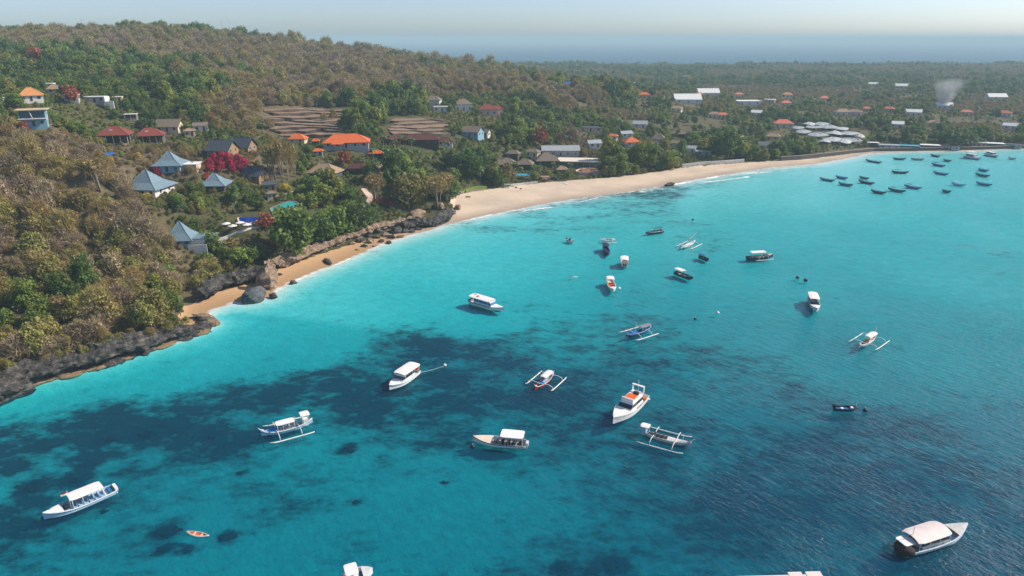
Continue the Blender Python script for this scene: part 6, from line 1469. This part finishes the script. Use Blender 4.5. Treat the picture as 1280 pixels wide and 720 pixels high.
def build_boats():
    b = Boat('speedboat', 'long white speedboat with full-length canopy and flag at the lower left', 'speedboat', (55,649), (142,613), 3.3, .95, .7)
    b.hull(B_PALEB, B_DECK, .35, B_WHITE, B_WHITE).foredeck(.74, B_WHITE).canopy(.15, .63, 2.55, B_CANOPY, .88, 4, .1).windscreen(.69, .7).engines(3, B_WHITE).flag(.64, 1.3, 4.6)
    b.seats(.18, .58, 6, B_PALEB, .36, .5).box('stern_bench', .03, .07, -1.2, 1.2, .36, .8, B_BLUE)
    b = Boat('outrigger_boat', 'wooden outrigger boat with two white roofs and bright blue bow cover', 'outrigger boat', (327,544.5), (391,527.5), 2.0, .8, .7, True)
    b.hull(B_PALEB, B_DECK, .3, B_WHITE, B_TEAL).canopy(.36, .72, 2.2, B_CANOPY, 1.0, 4).canopy(.06, .24, 2.9, B_CANOPY, 1.05, 2, name='stern_roof').outriggers(3.6, .06, .92).prow()
    b.box('bow_cover', .72, .86, -.62, .62, .85, 1.12, B_BRBLUE).box('wheelhouse', .10, .19, -.6, .6, .3, 1.7, B_WHITE).seats(.4, .66, 4, B_DECK, .3)
    b = Boat('cabin_cruiser', 'white cabin cruiser with long hardtop in the dark water, bow to lower left', 'motorboat', (487,488), (520,465), 3.6, 1.15, .6)
    b.hull(B_WHITE, B_DECK, .5, B_PALEB, B_PALEB).foredeck(.66, B_WHITE).cabin(.22, .70, 2.6, B_WHITE).canopy(.02, .64, 2.9, B_CANOPY, .95, 3).engines(2, B_DARK).box('orange_lifebuoy', .02, .06, .5, 1.0, 1.4, 2.0, B_ORANGE)
    b = Boat('cabin_boat', 'white cabin boat with navy side windows and red-marked roof in turquoise water', 'motorboat', (630,389.5), (589,377), 3.4, 1.1, .6)
    b.hull(B_WHITE, B_DECK, .5, B_NAVY, B_NAVY).foredeck(.68, B_WHITE).cabin(.16, .72, 2.5, B_WHITE, B_BLUE).canopy(.02, .66, 2.75, B_CANOPY, .98, 3).engines(3, B_DARK)
    b.box('roof_marking', .20, .26, -.6, .2, 2.93, 2.99, B_RED).box('roof_marking', .09, .13, .1, .7, 2.90, 2.97, B_RED)
    b = Boat('speedboat', 'white speedboat with red waterline and square stern canopy, bow to the left', 'speedboat', (591,551), (657,557), 3.0, 1.0, .6); b.ch = .62
    b.hull(B_WHITE, B_DECK, .4, B_NAVY, B_RED).foredeck(.62, B_PEACH).canopy(.03, .46, 2.8, B_CANOPY, 1.0, 4, .06).windscreen(.52, .7).engines(2, B_WHITE).seats(.1, .44, 4, B_DARK, .42)
    b.box('cool_box', .55, .6, -.8, .0, .42, .9, B_PALEB)
    b = Boat('outrigger_boat', 'outrigger boat with cream roof and red hull, bow to the lower left', 'outrigger boat', (669,487), (692,467), 1.7, .7, .5, True)
    b.hull(B_RED, B_PALEB, .25, B_WHITE, B_RED).canopy(.18, .60, 1.9, B_CANOPY, 1.0, 3).outriggers(3.3, -.02, .86, (.2, .74)).prow().box('engine_box', .06, .14, -.3, .3, .3, .9, B_WHITE).box('tarp', .62, .72, -.5, .5, .5, .8, B_BRBLUE)
    b = Boat('motor_yacht', 'white flybridge motor yacht with orange cushions in the middle of the bay', 'yacht', (766,531), (803,497), 4.2, 1.5, .7, full=.5)
    b.hull(B_WHITE, B_DECK, .6, None, B_WHITE).foredeck(.50, B_WHITE).cabin(.22, .68, 2.9, B_WHITE, B_GLASS, 1.6)
    b.box('flybridge', .18, .56, -1.35, 1.35, 2.91, 3.2, B_WHITE).box('flybridge_coaming', .54, .56, -1.3, 1.3, 3.205, 3.8, B_WHITE).box('flybridge_seat', .36, .52, -1.0, 1.0, 3.21, 3.55, B_ORANGE).box('helm', .28, .33, -.2, .9, 3.21, 3.9, B_DARK)
    b.box('radar_arch', .17, .20, -1.4, -1.2, 3.21, 4.5, B_WHITE).box('radar_arch', .17, .20, 1.2, 1.4, 3.21, 4.5, B_WHITE).box('radar_arch_top', .165, .205, -1.4, 1.4, 4.505, 4.65, B_WHITE).box('aft_seat', .05, .11, -1.2, 1.2, .62, 1.2, B_ORANGE).box('swim_platform', -.05, -.003, -1.6, 1.6, .2, .36, B_DECK).mast(.18, 5.8)
    mb = MB(); 
    for sg in (-1, 1): mb.tube([(-b.L/2 + b.L*t, sg*max(b.hb(t)-.12, .02), b.sh(t)+.55) for t in np.linspace(.45, .98, 9)], .03, 4)
    mb.build('bow_rail', B_WHITE, b.t)
    b = Boat('outrigger_boat', 'long white outrigger boat with small stern roof beside the motor yacht', 'outrigger boat', (864,557.5), (799,540), 1.6, .75, .6, True)
    b.hull(B_DECK, B_DECK, .35, B_WHITE, B_TEAL).canopy(.03, .20, 2.3, B_CANOPY, 1.1, 2).outriggers(3.3, .04, .93).prow().seats(.26, .5, 4, B_DARK, .36).box('wheelhouse', .06, .14, -.55, .55, .36, 1.6, B_PALEB).foredeck(.55, B_DECK).mast(.84, 2.6)
    b = Boat('tour_boat', 'white tour boat with big rounded canopy and dark brown stern cover at lower right', 'tour boat', (1207,662.5), (1126,689), 3.6, 1.05, .8)
    b.hull(B_WHITE, B_PALEB, .4, B_PALEB, B_WHITE).foredeck(.76, B_DECK).cabin(.20, .62, 2.2, B_WHITE).canopy(.10, .60, 2.6, B_PINKR, 1.0, 4, .45).canopy(-.04, .12, 2.3, B_WHITE, .6, 2, .05, 'stern_frame').mast(.13, 4.6)
    blob(MB(), 1.5, 1.5, .08, 5, .75).build('stern_cover', B_BROWN, b.t).location = (-b.L/2 + .3, -.3, 1.1)
    b.box('hatch', .64, .72, -.5, .5, 1.28, 1.36, B_PALEB).box('roof_emblem', .16, .19, -.9, -.4, 2.78, 2.86, B_RED).seats(.3, .5, 3, B_TEAL, .42, .4)
    b = Boat('moored_speedboat', 'white and blue speedboat cut off by the bottom edge of the picture', 'speedboat', (466,716), (428,727), 2.8, .9, .5)
    b.hull(B_WHITE, B_BLUE, .35, B_PALEB, B_WHITE).foredeck(.66, B_WHITE).canopy(.1, .52, 2.2, B_CANOPY, .9, 3).engines(1, B_DARK).seats(.15, .45, 2, B_WHITE, .36)
    b = Boat('paddle_canoe', 'small orange and white paddle canoe floating above the dark coral', 'canoe', (233,664), (261,669), .95, .32, .15, True, draft=.15)
    b.hull(B_PEACH, B_ORANGE, .12, B_WHITE, B_WHITE); b.box('thwart', .3, .34, -.36, .36, .2, .26, B_WHITE).box('thwart', .62, .66, -.36, .36, .2, .26, B_WHITE)
    b = Boat('outrigger_boat', 'blue outrigger boat with grey-pink roof where the bay turns dark', 'outrigger boat', (782,420.5), (814,410.5), 1.7, .75, .5, True)
    b.hull(B_BLUE, B_BLUE, .3, B_PALEB, B_NAVY).canopy(.08, .46, 1.9, B_GREYR, 1.0, 3).outriggers(3.2, .04, .95).prow(B_BLUE).mast(.62, 3.6).box('tarp', .56, .78, -.5, .5, .7, .98, B_BRBLUE)
    b = Boat('outrigger_boat', 'white outrigger boat with cream roof in the glittering water at the right', 'outrigger boat', (1074,434), (1095,420), 1.7, .7, .4, True)
    b.hull(B_WHITE, B_PEACH, .3, B_WHITE, B_TEAL).canopy(.12, .55, 1.9, B_CANOPY, 1.05, 3).outriggers(3.4, -.02, .86, (.2, .74)).prow().mast(.08, 3.2).seats(.62, .72, 2, B_WOODS, .32)
    b = Boat('cabin_boat', 'white-topped boat pointing toward the viewer in the right-hand bay', 'motorboat', (1021,390), (1014,372), 3.0, 1.0, .5)
    b.hull(B_WHITE, B_NAVY, .4, B_NAVY, B_NAVY).foredeck(.68, B_WHITE).canopy(.04, .56, 2.4, B_CANOPY, .95, 3).windscreen(.62, .7).engines(2, B_DARK)
    b = Boat('dinghy', 'low dark dinghy with white seats near a mooring buoy at the right', 'dinghy', (1071,510), (1044,509.5), 1.6, .5, .3)
    b.hull(B_NAVY, B_BLUE, .15, B_NAVY, B_NAVY).engines(1, B_DARK).box('seat', .24, .36, -.6, .1, .16, .5, B_WHITE).box('seat', .72, .84, -.4, .4, .16, .56, B_WHITE).mast(.95, 1.6, B_WHITE, .05)
    b = Boat('tour_boat', 'dark-hulled tour boat with long white canopy at the right of the bay', 'tour boat', (966,321), (934,323), 2.6, .9, .8)
    b.hull(B_NAVY, B_PEACH, .4, B_TEAL, B_NAVY).canopy(.10, .66, 2.7, B_CANOPY, 1.0, 4).seats(.2, .6, 4, B_PEACH, .42).foredeck(.8, B_PEACH).outriggers(2.2, .2, .9, (.35, .7), sides=(-1,)).engines(1, B_DARK)
    b = Boat('tour_boat', 'small dark boat with white canopy over its stern, bow to the lower right', 'tour boat', (866,349), (844,340.5), 2.2, .8, .5)
    b.hull(B_NAVY, B_DECK, .35, B_TEAL, B_NAVY).canopy(.04, .5, 2.1, B_CANOPY, 1.0, 3).foredeck(.76, B_TEAL).seats(.14, .44, 2, B_DARK, .36)
    b = Boat('rowing_boat', 'tiny navy boat with dark cover above the small canopied boat', 'boat', (886,325.5), (875,320.5), 2.0, .7, .4)
    b.hull(B_NAVY, B_NAVY, .3, B_NAVY, B_NAVY).canopy(.1, .6, 1.7, B_BLUE, .95, 2).engines(1, B_DARK).foredeck(.72, B_NAVY)
    b = Boat('outrigger_boat', 'white outrigger boat with furled sail and grey mast in mid bay', 'outrigger boat', (852,310), (869,302), 1.5, .7, .5, True)
    b.hull(B_WHITE, B_DECK, .3, B_WHITE, B_TEAL).outriggers(3.0, .0, .9, (.25, .72)).prow().mast(.4, 4.2); MB().tube([(b.L*.35,0,1.0),(-b.L*.1,0,2.6),(-b.L*.48,0,3.8)], [.1,.2,.08], 6).build('furled_sail', B_GREYR, b.t)
    b = Boat('tour_boat', 'dark boat with thin dark awning and white gunwale in upper mid bay', 'tour boat', (807,292), (829,288.5), 1.9, .8, .6)
    b.hull(B_NAVY, B_DECK, .35, B_WHITE, B_TEAL).canopy(.06, .55, 2.1, B_TEAL, 1.0, 3).seats(.2, .5, 2, B_NAVY, .36)
    b = Boat('motorboat', 'small white motorboat with dark console, nearest the left beach', 'motorboat', (717.5,302.5), (709,300), 1.9, .8, .4)
    b.hull(B_WHITE, B_DARK, .3, B_NAVY, B_WHITE).windscreen(.5, .8).engines(1, B_DARK).foredeck(.64, B_WHITE).box('console', .38, .5, -.45, .45, .31, 1.3, B_DARK)
    b = Boat('outrigger_boat', 'flat white outrigger boat side-on above the navy boat', 'outrigger boat', (751,300.5), (769,300), 1.3, .6, .3, True)
    b.hull(B_WHITE, B_PEACH, .25, B_WHITE, B_WHITE).outriggers(2.6, .0, .95).prow().seats(.35, .6, 2, B_WOODS, .26)
    b = Boat('cabin_boat', 'navy covered boat pointing toward the viewer in mid bay', 'motorboat', (760.5,319.5), (756,309), 2.3, .9, .5)
    b.hull(B_NAVY, B_NAVY, .35, B_NAVY, B_NAVY).canopy(.02, .48, 2.2, B_NAVY, 1.05, 3).foredeck(.62, B_NAVY).engines(1, B_DARK)
    b = Boat('cabin_boat', 'square white boat seen from its dark stern in mid bay', 'motorboat', (780,325), (780.5,332.5), 2.8, .9, .4)
    b.hull(B_WHITE, B_DECK, .35, B_DARK, B_DARK).canopy(.05, .75, 2.5, B_CANOPY, 1.0, 3).engines(2, B_DARK).seats(.25, .6, 2, B_PEACH, .36)
    b = Boat('cabin_boat', 'white boat with peach deck pointing down the bay beside a small float', 'motorboat', (767,365), (761.5,350.5), 2.6, .9, .5)
    b.hull(B_WHITE, B_PEACH, .35, B_WHITE, B_WHITE).canopy(.06, .36, 2.1, B_CANOPY, .95, 2).foredeck(.74, B_WHITE).seats(.42, .62, 2, B_ORANGE, .36, .6, .3)
    # fleet off the right-hand shore
    F = [(1092,202,20,B_TEAL),(1124,198.6,16,B_TEAL),(1147,199,17,B_GREYR),(1169,194.7,12,B_NAVY),(1173,206.5,17,B_BLUE),(1184,200.6,10,B_TEAL),(1265,197.8,10,B_DECK),(1125,215.5,21,B_NAVY),(1176,216.8,19,B_BLUE),
         (1229,212.6,13,B_BLUE),(1228,219,18,B_TEAL),(1034,224.7,19,B_TEAL),(1052,222,15,B_BLUE),(1057,230.6,18,B_TEAL),(1083,228,20,B_NAVY),(1080,222.5,12,B_NAVY),(1198,230.5,18,B_PALEB),(1230,230,20,B_BLUE),(1098,240,19,B_NAVY),(1121,238,22,B_TEAL),(1141,234,22,B_BLUE),(1183,239,11,B_NAVY)]
    rows = ['nearest the sea wall', 'second along the shore wall', 'third along the shore wall, greyish', 'small and black, close to the shore wall', 'bright blue, left of the white launch', 'tiny, behind the bright blue one', 'pale, at the far right', 'black, alone in the middle of the fleet', 'with a red-tipped stern', 'small, right of the white launch', 'right end of the middle row', 'leftmost of the fleet', 'second from the left', 'left end of the front row', 'with a raised stern awning, left of centre', 'small, behind the awninged one', 'pale-decked, right of centre', 'low, at the right of the front rows', 'black, frontmost left', 'front row centre with awning', 'front row, right of the awninged one', 'small and dark, frontmost right']
    for i, (x, y, w, m) in enumerate(F):
        tilt = .16 * w if i not in (2, 1, 7) else .04 * w
        b = Boat('fishing_boat', 'moored fishing boat ' + rows[i], 'boat', (x + w/2, y + tilt/2), (x - w/2, y - tilt/2), 1.7, .8, .7, True, 'fishing boats moored off the right-hand shore')
        b.hull(m, [B_TEAL, B_DECK, B_PALEB][i % 3], .35, [B_PALEB, m, B_WHITE][i % 3], m, 11).seats(.35, .6, 2, m, .36, .7, .3)
        if i in (4, 14, 16, 19, 20, 7): b.canopy(.15, .45, 1.9, B_TEAL if i != 16 else B_PALEB, 1.0, 2)
        if i == 8: b.box('red_stern', .86, .97, -.2, .2, .7, 1.2, B_RED)
        if i % 4 == 1: b.outriggers(2.4, .1, .9, m=B_TEAL, r=.08)
    for (x, y, w, lab) in [(1216,197,21,'white two-deck launch near the right-hand shore'), (1240,194,16,'smaller white launch right of the two-deck launch')]:
        b = Boat('launch', lab, 'launch', (x + w/2, y + 2.2), (x - w/2, y - 1.5), 3.6, 1.1, .6); b.hull(B_WHITE, B_DECK, .5, B_NAVY, B_TEAL, 11).foredeck(.7, B_WHITE).cabin(.15, .68, 2.6, B_WHITE)
        if w > 18: b.canopy(.1, .6, 4.3, B_CANOPY, .9, 3, .1).box('upper_deck', .1, .6, -1.4, 1.4, 2.62, 2.75, B_WHITE)
    # floats and buoys
    for i, (x, y, r, m, lab) in enumerate([(1081.5,513.5,.5,B_NAVY,'dark mooring buoy beside the low dinghy'), (997,347.5,.6,B_NAVY,'black mooring buoy, left of two in the right-hand bay'), (1007,351,.7,B_NAVY,'black mooring buoy, right of two in the right-hand bay'),
            (897,391.5,.5,B_WHITE,'white mooring buoy in the middle right of the bay'), (869,399,.45,B_NAVY,'small dark mooring buoy left of the white one'), (591,559,.5,B_NAVY,'dark mooring float below the red-striped speedboat bow'), (556,457,.4,B_WHITE,'white float at the end of the cruiser mooring line'), (774,361,.5,B_WHITE,'white float right of the peach-decked boat'), (866,275,.5,B_NAVY,'tiny dark float in the upper bay')]):
        p = at_z(x, y, 0); t = thing('mooring_buoy', lab, 'buoy', (p[0], p[1], 0), 0)
        blob(MB(), r, r, .03, i, .8).build('float', m, t).location = (0, 0, r*.35); MB().tube([(0,0,r*.9),(0,0,r*1.7)], .06, 5).build('stem', B_WHITE, t); BOATS.append((t, 1))
    a = at_z(521,466,.6); c = at_z(555,457.5,.05); t = thing('mooring_line', 'pale mooring line trailing right from the cabin cruiser stern', 'rope', (a[0], a[1], 0)); d = c - a
    MB().tube([(d[0]*u, d[1]*u, .6*(1-u)**3 + .02) for u in np.linspace(0, 1, 8)], .03, 4).build('rope', B_WHITE, t)
    for k, (x, y) in enumerate([(712,348),(717,346.5)]):
        p = at_z(x, y, 0); t = thing('marker_pole', ['leaning marker pole in shallow mid bay, dark one', 'lying pale marker pole in shallow mid bay'][k], 'pole', (p[0], p[1], 0))
        MB().tube([(-1.6*k,0,-1.2+1.25*k),(1.2*k+.2,0,1.2-1.1*k)], .12, 5).build('shaft', B_NAVY if k == 0 else B_WHITE, t); MB().tube([(0,0,.0),(0,0,.25)], .25, 8).build('collar', B_WHITE, t)
    # floating pontoon at the bottom edge
    p = at_z(976, 726, .5); t = thing('floating_pontoon', 'floating pontoon with pinkish shade roofs at the bottom edge of the picture', 'pontoon', (p[0], p[1], 0), R(2)); s = mpp(p)
    MB().box(-54*s, 54*s, -5.5, 1.2, .1, .45).build('deck', B_DECK, t)
    for x0, x1, z in ((-52,-38,.9),(-36,-14,1.0),(7,24,1.9),(29,48,1.9)):
        c = MB().box(x0*s, x1*s, -4.5, -.1, z, z+.12).build('shade_roof', B_PINKR, t)
        for x in (x0*s+.15, x1*s-.15):
            for y in (-4.3, -.3): MB().tube([(x,y,.45),(x,y,z)], .06, 5).build('post', B_WHITE, t)
        MB().box(x0*s, x1*s, -.095, .05, z-.02, z+.14).build('edge_trim', B_WHITE, c)
B_WOODS = mat('boat_wood', (0.36, 0.22, 0.12), 0.7, 0.2, 2)
build_boats()
# ------------------------------------------------------------------ smoke and air
def build_smoke():
    p = ground_at(1176, 136); me_mb = MB(); n = 10; vs = []; fs = []; rows = 9; s = mpp(p)
    for j in range(rows):
        u = j / (rows - 1); r = (5 + 27 * u) * s * .8
        for i in range(n):
            a = 2 * math.pi * i / n; k = 1 + .18 * math.sin(3 * a + j)
            vs.append((10 * s * u + r * k * math.cos(a), 6 * u * s + r * k * math.sin(a), -1 + 38 * s * u))
    for j in range(rows - 1):
        for i in range(n): i2 = (i+1) % n; fs.append((j*n+i, j*n+i2, (j+1)*n+i2, (j+1)*n+i))
    fs += [tuple(range(n))[::-1], tuple((rows-1)*n+i for i in range(n))]
    o = me_mb.add(vs, fs, 0, True).build('smoke', []); o.location = tuple(p)
    m, nt, out = new_mat('smoke_plume'); pv = nt.nodes.new('ShaderNodeVolumePrincipled'); pv.inputs['Color'].default_value = (.95, .96, .98, 1)
    tc = nt.nodes.new('ShaderNodeTexCoord'); sp_ = nt.nodes.new('ShaderNodeSeparateXYZ'); nt.links.new(tc.outputs['Generated'], sp_.inputs[0])
    so = nt.nodes.new('ShaderNodeSeparateXYZ'); nt.links.new(tc.outputs['Object'], so.inputs[0])
    uu = math_n(nt, 'DIVIDE', so.outputs[2], 38 * s); ax = math_n(nt, 'SUBTRACT', so.outputs[0], math_n(nt, 'MULTIPLY', uu, 10 * s)); ay = math_n(nt, 'SUBTRACT', so.outputs[1], math_n(nt, 'MULTIPLY', uu, 6 * s))
    rad = math_n(nt, 'DIVIDE', math_n(nt, 'SQRT', math_n(nt, 'ADD', math_n(nt, 'MULTIPLY', ax, ax), math_n(nt, 'MULTIPLY', ay, ay))), math_n(nt, 'MULTIPLY', math_n(nt, 'ADD', math_n(nt, 'MULTIPLY', uu, 27.0), 5.0), s * .8))
    soft = math_n(nt, 'POWER', math_n(nt, 'SUBTRACT', 1.0, rad, True), 1.2)
    nz = noise_fac(nt, .09, 4, .6, tc.outputs['Object']); mr = nt.nodes.new('ShaderNodeMapRange'); mr.inputs[1].default_value = .34; mr.inputs[2].default_value = .75
    nt.links.new(nz, mr.inputs[0]); fade = math_n(nt, 'POWER', math_n(nt, 'SUBTRACT', 1.0, sp_.outputs[2], True), 1.3)
    nt.links.new(math_n(nt, 'MULTIPLY', math_n(nt, 'MULTIPLY', math_n(nt, 'MULTIPLY', mr.outputs[0], soft), fade), 1.2), pv.inputs['Density']); nt.links.new(pv.outputs[0], out.inputs['Volume'])
    o.data.materials.append(m); tag(o, 'thin white smoke plume drifting over the village', None, None, 'stuff')
build_smoke()

def build_haze():
    o = MB().box(-36000, 36000, -5000, 36500, -30, 104).build('haze', [])
    m, nt, out = new_mat('haze_air'); pv = nt.nodes.new('ShaderNodeVolumePrincipled')
    pv.inputs['Color'].default_value = (0.60, 0.85, 0.95, 1); pv.inputs['Density'].default_value = HAZE_DENSITY
    nt.links.new(pv.outputs[0], out.inputs['Volume']); o.data.materials.append(m); tag(o, None, None, None, 'stuff')
build_haze()
